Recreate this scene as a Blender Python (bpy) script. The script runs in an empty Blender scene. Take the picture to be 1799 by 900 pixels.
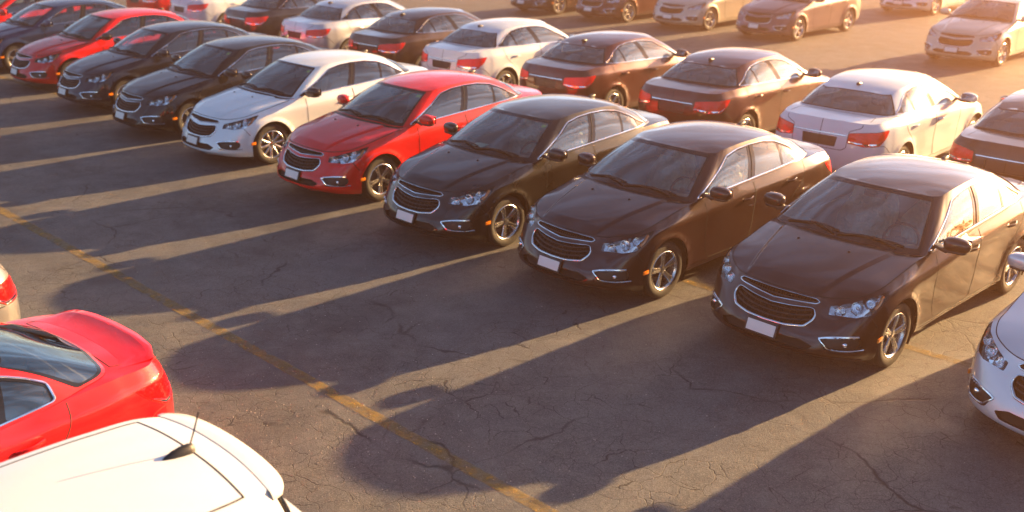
import bpy, bmesh, math, random
import numpy as np
from mathutils import Vector, Matrix
from mathutils.geometry import delaunay_2d_cdt

S = bpy.context.scene
C = S.collection
PI = math.pi

# ------------------------------------------------------------------ camera
CAM_H, CAM_PITCH, CAM_ROLL = 4.422, -.3548, -.0014
cd = bpy.data.cameras.new("camera"); cam = bpy.data.objects.new("camera", cd); C.objects.link(cam)
cam.location = (0, 0, CAM_H); cam.rotation_euler = (PI/2 + CAM_PITCH, CAM_ROLL, 0)
cd.sensor_width = 36; cd.lens = 1828.3/1799*36
cd.clip_start = .1; cd.clip_end = 3000
cd.dof.use_dof = True; cd.dof.focus_distance = 9.0; cd.dof.aperture_fstop = 1.35
S.camera = cam
# ------------------------------------------------------------------ light
SUN_AZ, SUN_EL = math.radians(33.7), math.radians(13.4)      # azimuth from +x towards +y
sd = Vector((math.cos(SUN_EL)*math.cos(SUN_AZ), math.cos(SUN_EL)*math.sin(SUN_AZ), math.sin(SUN_EL)))
ld = bpy.data.lights.new("sun", 'SUN'); sun = bpy.data.objects.new("sun", ld); C.objects.link(sun)
sun.location = sd*50; sun.rotation_euler = sd.to_track_quat('Z', 'Y').to_euler()
ld.energy = 5.0; ld.angle = math.radians(.6); ld.color = (1, .61, .26)
W = bpy.data.worlds.new("World"); S.world = W; W.use_nodes = True
wn = W.node_tree.nodes; wl = W.node_tree.links
sky = wn.new('ShaderNodeTexSky'); sky.sky_type = 'NISHITA'; sky.sun_disc = False
sky.sun_elevation = SUN_EL; sky.sun_rotation = PI/2 - SUN_AZ
sky.air_density = .65; sky.dust_density = .9; sky.ozone_density = .8
bg = wn['Background']; bg.inputs[1].default_value = .05
# thin high cloud, so that paint and glass have something to mirror
tcw = wn.new('ShaderNodeTexCoord'); mpw = wn.new('ShaderNodeMapping'); mpw.inputs['Scale'].default_value = (1.6, 1.6, 5.5)
nzw = wn.new('ShaderNodeTexNoise'); nzw.inputs['Scale'].default_value = 1.9; nzw.inputs['Detail'].default_value = 7; nzw.inputs['Distortion'].default_value = .4
rgw = wn.new('ShaderNodeMapRange'); rgw.inputs[1].default_value = .42; rgw.inputs[2].default_value = .70; rgw.inputs[3].default_value = .75; rgw.inputs[4].default_value = 1.9
mxw = wn.new('ShaderNodeVectorMath'); mxw.operation = 'SCALE'
wl.new(tcw.outputs['Generated'], mpw.inputs[0]); wl.new(mpw.outputs[0], nzw.inputs['Vector']); wl.new(nzw.outputs[0], rgw.inputs[0])
wl.new(sky.outputs[0], mxw.inputs[0]); wl.new(rgw.outputs[0], mxw.inputs['Scale'])
wl.new(mxw.outputs[0], bg.inputs[0])
S.view_settings.view_transform = 'Standard'; S.view_settings.look = 'None'
S.view_settings.exposure = 2.6; S.view_settings.gamma = 1
S.cycles.use_denoising = True
S.cycles.max_bounces = 8; S.cycles.transparent_max_bounces = 12; S.cycles.volume_bounces = 0
S.cycles.caustics_reflective = True; S.cycles.blur_glossy = .12; S.cycles.caustics_refractive = False
S.cycles.sample_clamp_indirect = 30

# ------------------------------------------------------------------ materials
def mat(name, col=(.5,.5,.5), rough=.5, metal=0., **kw):
    m = bpy.data.materials.new(name); m.use_nodes = True
    b = m.node_tree.nodes['Principled BSDF']
    b.inputs['Base Color'].default_value = (*col, 1); b.inputs['Roughness'].default_value = rough
    b.inputs['Metallic'].default_value = metal
    for k, v in kw.items():
        b.inputs[k].default_value = v
    return m
def N(m, t, **kw):
    n = m.node_tree.nodes.new(t)
    for k, v in kw.items(): setattr(n, k, v)
    return n
def L(m, a, b): m.node_tree.links.new(a, b)
def noise_rough(m, lo, hi, scale=6, col_var=.0, bump=0., bscale=200):
    """break up roughness / colour so that nothing is perfectly uniform"""
    b = m.node_tree.nodes['Principled BSDF']
    tc = N(m, 'ShaderNodeTexCoord'); nz = N(m, 'ShaderNodeTexNoise')
    nz.inputs['Scale'].default_value = scale; nz.inputs['Detail'].default_value = 6
    L(m, tc.outputs['Object'], nz.inputs['Vector'])
    mr = N(m, 'ShaderNodeMapRange'); mr.inputs[3].default_value = lo; mr.inputs[4].default_value = hi
    mr.inputs[1].default_value = .3; mr.inputs[2].default_value = .7
    L(m, nz.outputs[0], mr.inputs[0]); L(m, mr.outputs[0], b.inputs['Roughness'])
    if bump:
        n2 = N(m, 'ShaderNodeTexNoise'); n2.inputs['Scale'].default_value = bscale; n2.inputs['Detail'].default_value = 3
        L(m, tc.outputs['Object'], n2.inputs['Vector'])
        bp = N(m, 'ShaderNodeBump'); bp.inputs['Strength'].default_value = bump; bp.inputs['Distance'].default_value = .01
        L(m, n2.outputs[0], bp.inputs['Height']); L(m, bp.outputs[0], b.inputs['Normal'])
    return m
def paint(name, col, metal=.3, rough=.32):
    m = mat(name, col, rough, metal); b = m.node_tree.nodes['Principled BSDF']
    b.inputs['Coat Weight'].default_value = 1; b.inputs['Coat Roughness'].default_value = .025; b.inputs['Specular IOR Level'].default_value = .08
    # light dust film, a little thicker on upward faces
    tc = N(m, 'ShaderNodeTexCoord'); nz = N(m, 'ShaderNodeTexNoise'); nz.inputs['Scale'].default_value = 2.3; nz.inputs['Detail'].default_value = 8
    L(m, tc.outputs['Object'], nz.inputs['Vector'])
    mr = N(m, 'ShaderNodeMapRange'); mr.inputs[1].default_value = .35; mr.inputs[2].default_value = .8
    mr.inputs[3].default_value = .0; mr.inputs[4].default_value = .05
    L(m, nz.outputs[0], mr.inputs[0])
    mx = N(m, 'ShaderNodeMixRGB'); mx.inputs[1].default_value = (*col, 1); mx.inputs[2].default_value = (.35, .30, .25, 1)
    L(m, mr.outputs[0], mx.inputs[0]); L(m, mx.outputs[0], b.inputs['Base Color'])
    r2 = N(m, 'ShaderNodeMapRange'); r2.inputs[1].default_value = .3; r2.inputs[2].default_value = .75
    r2.inputs[3].default_value = .015; r2.inputs[4].default_value = .07
    L(m, nz.outputs[0], r2.inputs[0]); L(m, r2.outputs[0], b.inputs['Coat Roughness'])
    return m
PAINT = {
 'black': paint('black paint', (.005, .0055, .007), .2),
 'navy': paint('midnight blue paint', (.006, .010, .022), .3),
 'blue': paint('blue paint', (.008, .03, .09), .3),
 'red': paint('red paint', (.62, .003, .008), .0, .4),
 'white': paint('white paint', (.61, .66, .72), .0, .4),
 'silver': paint('silver paint', (.60, .62, .66), .55, .38),
 'maroon': paint('maroon and flare-tint paint', (.060, .010, .011), .3),  # flare's red glow put into the paint of black second-row sedans
 'brown': paint('brown paint', (.030, .013, .011), .3),
 'champagne': paint('champagne paint', (.50, .45, .38), .4, .38),
 'pale': paint('pale silver paint', (.70, .75, .79), .2, .35),
 'grey': paint('grey paint', (.24, .235, .235), .5, .36),
 'flare_black': paint('flare-tinted black paint', (.022, .006, .007), .25),  # black car paint with the lens flare's brown tint put into it
 'mauve': paint('mauve paint', (.10, .06, .085), .4, .36),
}
def glass_mat(name, tint, extra=0., gain=1.6):
    m = bpy.data.materials.new(name); m.use_nodes = True; nt = m.node_tree; nt.nodes.clear()
    o = N(m, 'ShaderNodeOutputMaterial'); t = N(m, 'ShaderNodeBsdfTransparent'); g = N(m, 'ShaderNodeBsdfGlossy')
    t.inputs[0].default_value = (*tint, 1); g.inputs['Roughness'].default_value = .01; g.inputs[0].default_value = (.92, 1, .98, 1)
    f = N(m, 'ShaderNodeFresnel'); f.inputs[0].default_value = 1.52
    ml = N(m, 'ShaderNodeMath', operation='MULTIPLY_ADD'); ml.inputs[1].default_value = gain; ml.inputs[2].default_value = extra
    ml.use_clamp = True
    mx = N(m, 'ShaderNodeMixShader')
    L(m, f.outputs[0], ml.inputs[0]); L(m, ml.outputs[0], mx.inputs[0]); L(m, t.outputs[0], mx.inputs[1]); L(m, g.outputs[0], mx.inputs[2])
    L(m, mx.outputs[0], o.inputs[0])
    return m
GLASS = glass_mat('tinted glass', (.88, .98, .95), .11, 1.3)
LENS = glass_mat('clear lens', (.97, .98, .98), .0, .8)
BLACK = noise_rough(mat('black plastic', (.012, .012, .013), .45), .35, .55, 20)
GLOSS = mat('gloss black trim', (.010, .009, .009), .12)
RUBBER = noise_rough(mat('tyre rubber', (.018, .017, .016), .75), .65, .85, 30, bump=.3, bscale=90)
CHROME = mat('chrome', (.75, .76, .78), .08, 1.)
CHROMED = mat('dark chrome', (.40, .41, .44), .15, 1.)
ALLOY = noise_rough(mat('alloy', (.62, .61, .60), .25, .95), .18, .3, 30)
BRAKE = mat('brake steel', (.20, .19, .18), .4, .9)
DARK = mat('dark underbody', (.01, .01, .01), .9)  # plain near-black, also used for seams, wells and openings
REFL = mat('reflector', (.80, .82, .85), .12, 1.)
_t = N(REFL, 'ShaderNodeTexCoord'); _v = N(REFL, 'ShaderNodeTexVoronoi'); _v.inputs['Scale'].default_value = 16
_b = N(REFL, 'ShaderNodeBump'); _b.inputs['Strength'].default_value = .45; _b.inputs['Distance'].default_value = .02
L(REFL, _t.outputs['Object'], _v.inputs['Vector']); L(REFL, _v.outputs[0], _b.inputs['Height']); L(REFL, _b.outputs[0], REFL.node_tree.nodes['Principled BSDF'].inputs['Normal'])
AMBER = mat('amber lens', (.75, .20, .01), .15, 0., **{'Coat Weight': 1.})
TAIL = mat('red lens', (.85, .004, .006), .12, 0., **{'Coat Weight': .4, 'Specular IOR Level': .3})
_t = N(TAIL, 'ShaderNodeTexCoord'); _v = N(TAIL, 'ShaderNodeTexVoronoi'); _v.inputs['Scale'].default_value = 26
_b = N(TAIL, 'ShaderNodeBump'); _b.inputs['Strength'].default_value = .35; _b.inputs['Distance'].default_value = .01
L(TAIL, _t.outputs['Object'], _v.inputs['Vector']); L(TAIL, _v.outputs[0], _b.inputs['Height']); L(TAIL, _b.outputs[0], TAIL.node_tree.nodes['Principled BSDF'].inputs['Normal'])
PLATE = mat('blank plate', (.72, .70, .69), .5)
SEAT = noise_rough(mat('seat cloth', (.22, .205, .18), .85), .75, .95, 30)
DASH = noise_rough(mat('dashboard', (.13, .12, .11), .7), .6, .8, 40)
HEADLINER = mat('headliner', (.50, .47, .42), .9)
FILM = mat('plastic film', (.86, .88, .78), .22, 0., **{'Coat Weight': .6})
_t = N(FILM, 'ShaderNodeTexCoord'); _v = N(FILM, 'ShaderNodeTexNoise'); _v.inputs['Scale'].default_value = 7; _v.inputs['Distortion'].default_value = 2.5; _v.inputs['Detail'].default_value = 4
_b = N(FILM, 'ShaderNodeBump'); _b.inputs['Strength'].default_value = 1; _b.inputs['Distance'].default_value = .09
L(FILM, _t.outputs['Object'], _v.inputs['Vector']); L(FILM, _v.outputs[0], _b.inputs['Height']); L(FILM, _b.outputs[0], FILM.node_tree.nodes['Principled BSDF'].inputs['Normal'])
# thin film lets light through
_o = FILM.node_tree.nodes['Material Output']; _p = FILM.node_tree.nodes['Principled BSDF']; _tr = N(FILM, 'ShaderNodeBsdfTranslucent'); _tr.inputs[0].default_value = (.80, .88, .66, 1)
_m = N(FILM, 'ShaderNodeMixShader'); _m.inputs[0].default_value = .55
L(FILM, _p.outputs[0], _m.inputs[1]); L(FILM, _tr.outputs[0], _m.inputs[2]); L(FILM, _b.outputs[0], _tr.inputs['Normal']); L(FILM, _m.outputs[0], _o.inputs[0])
STICKER = mat('lime sticker', (.55, .70, .06), .5)
PAPER = mat('paper', (.70, .78, .62), .6)

# ------------------------------------------------------------------ mesh helpers
def new_mesh(name, V, F, m, normals=None, smooth=True):
    me = bpy.data.meshes.new(name)
    me.from_pydata([tuple(map(float, v)) for v in V], [], [tuple(map(int, f)) for f in F]); me.validate()
    me.materials.append(m)
    if smooth:
        me.polygons.foreach_set('use_smooth', [True]*len(me.polygons))
    me.update()
    if normals is not None and len(normals) == len(me.vertices):
        me.normals_split_custom_set_from_vertices([tuple(map(float, n)) for n in normals])
    return me
def link(name, me, parent=None):
    o = bpy.data.objects.new(name, me); C.objects.link(o)
    if parent is not None: o.parent = parent
    return o
class MB:
    """collects boxes, lathes and sweeps into one mesh"""
    def __init__(s): s.V = []; s.F = []
    def add(s, V, F):
        o = len(s.V); s.V += [tuple(v) for v in V]; s.F += [tuple(i+o for i in f) for f in F]; return s
    def box(s, c, h, rot=None, bevel=.0):
        bm = bmesh.new(); bmesh.ops.create_cube(bm, size=2)
        for v in bm.verts: v.co = Vector((v.co.x*h[0], v.co.y*h[1], v.co.z*h[2]))
        if bevel: bmesh.ops.bevel(bm, geom=bm.edges[:], offset=bevel, segments=2, affect='EDGES', profile=.6)
        R = rot if rot is not None else Matrix.Identity(3)
        V = [R @ v.co + Vector(c) for v in bm.verts]; F = [[v.index for v in f.verts] for f in bm.faces]
        bm.free(); return s.add(V, F)
    def lathe(s, prof, c=(0, 0, 0), axis='y', n=32, closed=False):
        V = []; k = len(prof)
        for i in range(n):
            a = 2*PI*i/n
            for r, h in prof:
                if axis == 'y': V.append((c[0]+r*math.cos(a), c[1]+h, c[2]+r*math.sin(a)))
                elif axis == 'z': V.append((c[0]+r*math.cos(a), c[1]+r*math.sin(a), c[2]+h))
                else: V.append((c[0]+h, c[1]+r*math.cos(a), c[2]+r*math.sin(a)))
        F = []
        for i in range(n):
            j = (i+1) % n
            for q in range(k-1 + (1 if closed else 0)):
                q2 = (q+1) % k
                f = (i*k+q, i*k+q2, j*k+q2, j*k+q)
                F.append(f if axis == 'y' else f[::-1])
        return s.add(V, F)
    def sweep(s, pts, nrm, hw, hh, closed=False, n=6):
        """elliptic tube along pts; hw across, hh along the given normals"""
        P = np.array(pts, float); Nn = np.array(nrm, float); k = len(P)
        T = np.roll(P, -1, 0)-np.roll(P, 1, 0)
        if not closed: T[0] = P[1]-P[0]; T[-1] = P[-1]-P[-2]
        T /= np.linalg.norm(T, axis=1)[:, None]+1e-12
        Bn = np.cross(T, Nn); Bn /= np.linalg.norm(Bn, axis=1)[:, None]+1e-12; Nn = np.cross(Bn, T)
        V = []
        for i in range(k):
            for j in range(n):
                a = 2*PI*j/n
                V.append(P[i]+Bn[i]*math.cos(a)*(hw[i] if hasattr(hw, '__len__') else hw)+Nn[i]*math.sin(a)*hh)
        F = []
        for i in range(k if closed else k-1):
            i2 = (i+1) % k
            for j in range(n):
                j2 = (j+1) % n
                F.append((i*n+j, i*n+j2, i2*n+j2, i2*n+j))
        if not closed:
            F.append(tuple(range(n))[::-1]); F.append(tuple((k-1)*n+j for j in range(n)))
        return s.add(V, F)
    def blob(s, c, h, p=2.4, rot=None, nu=20, nv=12):
        """superellipsoid"""
        V = []; F = []
        f = lambda a: math.copysign(abs(a)**(2/p), a)
        for j in range(nv+1):
            b = -PI/2+PI*j/nv
            for i in range(nu):
                a = 2*PI*i/nu
                v = Vector((f(math.cos(b))*f(math.cos(a))*h[0], f(math.cos(b))*f(math.sin(a))*h[1], f(math.sin(b))*h[2]))
                if rot is not None: v = rot @ v
                V.append(v+Vector(c))
        for j in range(nv):
            for i in range(nu):
                i2 = (i+1) % nu
                F.append((j*nu+i, j*nu+i2, (j+1)*nu+i2, (j+1)*nu+i))
        return s.add(V, F)
    def mirrored(s):
        r = MB(); r.V = [(v[0], -v[1], v[2]) for v in s.V]; r.F = [f[::-1] for f in s.F]; return r
    def mesh(s, name, m, smooth=True, angle=40):
        me = new_mesh(name, s.V, s.F, m, None, smooth)
        if smooth:
            bm = bmesh.new(); bm.from_mesh(me); bmesh.ops.remove_doubles(bm, verts=bm.verts[:], dist=1e-5)
            bmesh.ops.recalc_face_normals(bm, faces=bm.faces[:])
            bm.to_mesh(me); bm.free(); me.set_sharp_from_angle(angle=math.radians(angle))
        return me

# ------------------------------------------------------------------ surface evaluators
class Ring:
    """rings of 3D stations (front centre -> round the left side -> rear centre) lofted upwards"""
    def __init__(s, lines, sharp):
        s.L = np.array(lines, float); s.NL, s.NS, _ = s.L.shape; s.sh = np.array(sharp, float)
        s.h = np.linalg.norm(np.diff(s.L, axis=1), axis=2)+1e-9
        d = np.diff(s.L, axis=1)/s.h[..., None]
        m = np.zeros_like(s.L)
        h0 = s.h[:, :-1, None]; h1 = s.h[:, 1:, None]
        m[:, 1:-1] = (h1*d[:, :-1]+h0*d[:, 1:])/(h0+h1)
        m[:, 0] = (0, 1, 0); m[:, -1] = (0, -1, 0)
        s.m = m
        s.bump = None
    def rows(s, u):
        u = np.clip(u, 0, s.NS-1-1e-9); k = np.floor(u).astype(int); t = (u-k)[:, None, None]
        p0 = s.L[:, k].transpose(1, 0, 2); p1 = s.L[:, k+1].transpose(1, 0, 2)
        m0 = s.m[:, k].transpose(1, 0, 2); m1 = s.m[:, k+1].transpose(1, 0, 2); h = s.h[:, k].T[..., None]
        t2 = t*t; t3 = t2*t
        return (2*t3-3*t2+1)*p0+(t3-2*t2+t)*h*m0+(-2*t3+3*t2)*p1+(t3-t2)*h*m1
    def P(s, u, v):
        u = np.atleast_1d(np.asarray(u, float)); v = np.atleast_1d(np.asarray(v, float))
        R = s.rows(u); n = len(u); h = np.linalg.norm(np.diff(R, axis=1), axis=2)+1e-9
        d = np.diff(R, axis=1)/h[..., None]
        m = np.zeros_like(R); h0 = h[:, :-1, None]; h1 = h[:, 1:, None]
        m[:, 1:-1] = (h1*d[:, :-1]+h0*d[:, 1:])/(h0+h1); m[:, 0] = d[:, 0]; m[:, -1] = d[:, -1]
        v = np.clip(v, 0, s.NL-1-1e-9); k = np.floor(v).astype(int); t = (v-k)[:, None]; I = np.arange(n)
        a = s.sh[k][:, None]; b = s.sh[k+1][:, None]; dk = d[I, k]
        m0 = (1-a)*m[I, k]+a*dk; m1 = (1-b)*m[I, k+1]+b*dk; hk = h[I, k][:, None]
        t2 = t*t; t3 = t2*t
        p = (2*t3-3*t2+1)*R[I, k]+(t3-2*t2+t)*hk*m0+(-2*t3+3*t2)*R[I, k+1]+(t3-t2)*hk*m1
        if s.bump is not None: p = s.bump(p)
        return p
    def Nrm(s, u, v):
        e = 2e-3
        u = np.clip(np.asarray(u, float), e, s.NS-1-e); v = np.clip(np.asarray(v, float), e, s.NL-1-e)
        n = np.cross(s.P(u+e, v)-s.P(u-e, v), s.P(u, v+e)-s.P(u, v-e))
        return n/(np.linalg.norm(n, axis=1)[:, None]+1e-12)
    def prep(s):
        s.gu = np.linspace(0, s.NS-1, 40*(s.NS-1)+1); s.gv = np.linspace(0, s.NL-1, 24*(s.NL-1)+1)
        U, Vv = np.meshgrid(s.gu, s.gv, indexing='ij'); s.GU = U.ravel(); s.GV = Vv.ravel(); s.GP = s.P(s.GU, s.GV)
    def inv(s, pts, w=(1, 1, 1), ur=(0, 99)):
        """parameters of the surface points nearest to pts (axes weighted by w)"""
        w = np.array(w, float); ok = (s.GU >= ur[0]) & (s.GU <= ur[1]); idx = np.nonzero(ok)[0]
        G = s.GP[idx]*w; out = []
        for p in np.atleast_2d(pts):
            t = np.asarray(p, float)*w
            i = idx[np.argmin(((G-t)**2).sum(1))]; u, v = s.GU[i], s.GV[i]
            for _ in range(4):
                e = 1e-3
                q = s.P([u, u+e, u], [v, v, v+e])*w
                J = np.stack([(q[1]-q[0])/e, (q[2]-q[0])/e], 1)
                dd = np.linalg.lstsq(J, t-q[0], rcond=None)[0]
                dd = np.clip(dd, -.1, .1)
                u = min(max(u+dd[0], max(0, ur[0])), min(s.NS-1, ur[1])); v = min(max(v+dd[1], 0), s.NL-1)
            out.append((u, v))
        return np.array(out)
class Field:
    """height field z(x, y)"""
    def __init__(s, f): s.f = f
    def P(s, x, y):
        x = np.atleast_1d(np.asarray(x, float)); y = np.atleast_1d(np.asarray(y, float))
        return np.stack([x, y, s.f(x, y)], 1)
    def Nrm(s, x, y):
        e = 4e-3; x = np.asarray(x, float); y = np.asarray(y, float)
        zx = (s.f(x+e, y)-s.f(x-e, y))/(2*e); zy = (s.f(x, y+e)-s.f(x, np.maximum(y-e, -y-e)))/(2*e)
        zy = np.where(y < e, 0, zy)
        n = np.stack([-zx, -zy, np.ones_like(zx)], 1); return n/np.linalg.norm(n, axis=1)[:, None]
def round_poly(P, r=.02, n=4, skip=()):
    P = [np.array(p, float) for p in P]; out = []; k = len(P)
    for i in range(k):
        a, b, c = P[i-1], P[i], P[(i+1) % k]
        if i in skip: out.append(b); continue
        la, lc = np.linalg.norm(a-b), np.linalg.norm(c-b)
        q = min(r, la*.45, lc*.45)
        p0 = b+(a-b)/la*q; p1 = b+(c-b)/lc*q
        for j in range(n+1):
            t = j/n; out.append((1-t)**2*p0+2*t*(1-t)*b+t*t*p1)
    return np.array(out)
def densify(P, step, closed=True):
    P = np.array(P, float); out = []; k = len(P)
    for i in range(k if closed else k-1):
        a, b = P[i], P[(i+1) % k]; n = max(1, int(math.ceil(np.linalg.norm(b-a)/step)))
        for j in range(n): out.append(a+(b-a)*j/n)
    if not closed: out.append(P[-1])
    return np.array(out)
def catmull(P, n=8, closed=False):
    P = np.array(P, float); k = len(P); out = []
    for i in range(k if closed else k-1):
        if closed: p0, p1, p2, p3 = P[i-1], P[i], P[(i+1) % k], P[(i+2) % k]
        else: p0, p1, p2, p3 = P[max(i-1, 0)], P[i], P[i+1], P[min(i+2, k-1)]
        for j in range(n):
            t = j/n
            out.append(.5*((2*p1)+(-p0+p2)*t+(2*p0-5*p1+4*p2-p3)*t*t+(-p0+3*p1-3*p2+p3)*t**3))
    if not closed: out.append(P[-1])
    return np.array(out)
def pip(poly, X, Y):
    poly = np.asarray(poly); r = np.zeros(len(X), bool); j = len(poly)-1
    for i in range(len(poly)):
        xi, yi = poly[i]; xj, yj = poly[j]
        c = ((yi > Y) != (yj > Y)) & (X < (xj-xi)*(Y-yi)/(yj-yi+1e-15)+xi)
        r ^= c; j = i
    return r
class Domain:
    """a parametric surface cut along outlines into regions"""
    def __init__(s, surf, pts, polys, outline=None, lines=()):
        s.surf = surf
        V = [Vector((float(a), float(b))) for a, b in pts]; E = []
        def addloop(P, closed=True):
            o = len(V); k = len(P); V.extend(Vector((float(a), float(b))) for a, b in P)
            for i in range(k if closed else k-1): E.append((o+i, o+(i+1) % k))
        if outline is not None: addloop(outline)
        for nm, P in polys: addloop(P)
        for P in lines: addloop(P, False)
        vs, es, fs, _, _, _ = delaunay_2d_cdt(V, E, [], 0, 1e-6)
        s.uv = np.array([(v.x, v.y) for v in vs]); T = np.array([f for f in fs if len(f) == 3])
        a, b, c = s.uv[T[:, 0]], s.uv[T[:, 1]], s.uv[T[:, 2]]
        ar = (b[:, 0]-a[:, 0])*(c[:, 1]-a[:, 1])-(b[:, 1]-a[:, 1])*(c[:, 0]-a[:, 0])
        T[ar < 0] = T[ar < 0][:, ::-1]; T = T[np.abs(ar) > 1e-10]
        s.T = T; cen = s.uv[T].mean(1)
        s.reg = np.array(['body']*len(T), dtype=object)
        for nm, P in polys: s.reg[pip(P, cen[:, 0], cen[:, 1])] = nm
        if outline is not None: s.reg[~pip(outline, cen[:, 0], cen[:, 1])] = 'out'
        s.p = surf.P(s.uv[:, 0], s.uv[:, 1]); s.n = surf.Nrm(s.uv[:, 0], s.uv[:, 1])
    def patch(s, names, off=0., side=1):
        names = (names,) if isinstance(names, str) else names
        T = s.T[np.isin(s.reg, names)]; ids = np.unique(T); mp = np.full(len(s.uv), -1); mp[ids] = np.arange(len(ids))
        V = s.p[ids]+s.n[ids]*off; n = s.n[ids].copy(); F = mp[T]
        if side < 0: V = V*np.array([1, -1, 1]); n = n*np.array([1, -1, 1]); F = F[:, ::-1]
        return V, F, n
    def both(s, names, off=0.):
        a = s.patch(names, off, 1); b = s.patch(names, off, -1)
        return np.vstack([a[0], b[0]]), np.vstack([a[1], b[1]+len(a[0])]), np.vstack([a[2], b[2]])
def merge(*P):
    V = []; F = []; Nn = []; o = 0
    for v, f, n in P:
        V.append(v); F.append(np.asarray(f)+o); Nn.append(n); o += len(v)
    return np.vstack(V), np.vstack(F), np.vstack(Nn)
def walls(P, Nn, depth, side=1):
    """inward rim of an opening along a closed loop"""
    k = len(P); a = np.array(P); b = a-np.array(Nn)*depth; V = np.vstack([a, b])
    F = [(i, (i+1) % k, k+(i+1) % k, k+i) for i in range(k)]
    if side < 0: V = V*np.array([1, -1, 1])
    return V, F

# ------------------------------------------------------------------ the car
WX, WZ, WR = 1.3425, .325, .325            # axle position, hub height, tyre radius
ARCH = .378
def car_lines():
    L0 = [(2.16,0,.205),(2.155,.25,.205),(2.11,.45,.215),(2.00,.64,.205),(1.87,.77,.195),(1.72,.825,.185),(1.3425,.83,.175),(.90,.80,.170),(.45,.79,.170),(-.25,.79,.170),(-.90,.80,.180),(-1.3425,.82,.20),(-1.75,.81,.22),(-2.03,.74,.25),(-2.17,.55,.27),(-2.21,.28,.28),(-2.22,0,.28)]
    L1 = [(2.262,0,.275),(2.252,.25,.275),(2.207,.454,.279),(2.085,.665,.275),(1.93,.800,.270),(1.735,.863,.262),(1.3425,.872,.26),(.90,.862,.250),(.45,.858,.250),(-.25,.858,.250),(-.90,.862,.255),(-1.3425,.872,.27),(-1.75,.860,.29),(-2.08,.775,.33),(-2.235,.56,.35),(-2.28,.28,.36),(-2.29,0,.36)]
    L2 = [(2.245,0,.40),(2.232,.25,.40),(2.172,.47,.40),(2.065,.68,.40),(1.905,.815,.40),(1.735,.874,.405),(1.3425,.886,.42),(.90,.873,.42),(.45,.871,.42),(-.25,.870,.42),(-.90,.873,.43),(-1.3425,.888,.44),(-1.75,.875,.47),(-2.115,.785,.50),(-2.265,.57,.52),(-2.305,.28,.52),(-2.31,0,.52)]
    L3 = [(2.160,0,.565),(2.142,.25,.568),(2.078,.45,.58),(1.985,.65,.60),(1.86,.800,.625),(1.715,.870,.64),(1.3425,.896,.66),(.90,.882,.64),(.45,.878,.62),(-.25,.877,.62),(-.90,.880,.64),(-1.3425,.898,.68),(-1.75,.884,.70),(-2.135,.785,.70),(-2.265,.57,.70),(-2.30,.28,.70),(-2.305,0,.70)]
    L4 = [(2.088,0,.67),(2.070,.25,.672),(2.010,.45,.685),(1.905,.64,.705),(1.775,.780,.745),(1.635,.850,.79),(1.3425,.882,.825),(.90,.889,.835),(.45,.893,.855),(-.25,.889,.892),(-.90,.886,.92),(-1.3425,.876,.945),(-1.75,.852,.962),(-2.095,.755,.955),(-2.215,.56,.950),(-2.25,.28,.945),(-2.255,0,.945)]
    L5 = [(2.025,0,.765),(2.010,.25,.766),(1.965,.45,.762),(1.855,.61,.772),(1.725,.735,.805),(1.580,.790,.845),(1.3425,.806,.893),(.90,.822,.975),(.45,.842,.992),(-.25,.834,1.025),(-.90,.826,1.052),(-1.3425,.806,1.070),(-1.75,.775,1.068),(-2.06,.700,1.045),(-2.165,.53,1.052),(-2.205,.28,1.058),(-2.215,0,1.060)]
    return [L0, L1, L2, L3, L4, L5]
def arch_bump(p):
    p = p.copy()
    for sx in (1, -1):
        d = np.hypot(p[:, 0]-sx*WX, p[:, 2]-WZ)
        side = np.clip((p[:, 1]-.72)/.08, 0, 1)*(p[:, 2] < .80)
        p[:, 1] += side*(.020*np.exp(-((d-ARCH)/.045)**2))
    return p
def loop3(surf, uv): return surf.P(uv[:, 0], uv[:, 1]), surf.Nrm(uv[:, 0], uv[:, 1])
def mirror_loop(P, Nn):
    """half curve from centre to centre -> full closed loop"""
    k = 1
    while P[k, 1] > 1e-4: k += 1
    P, Nn = P[:k+1].copy(), Nn[:k+1]; P[0, 1] = P[k, 1] = 0
    m = np.array([1, -1, 1]); return np.vstack([P, (P*m)[::-1][1:-1]]), np.vstack([Nn, (Nn*m)[::-1][1:-1]])

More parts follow.
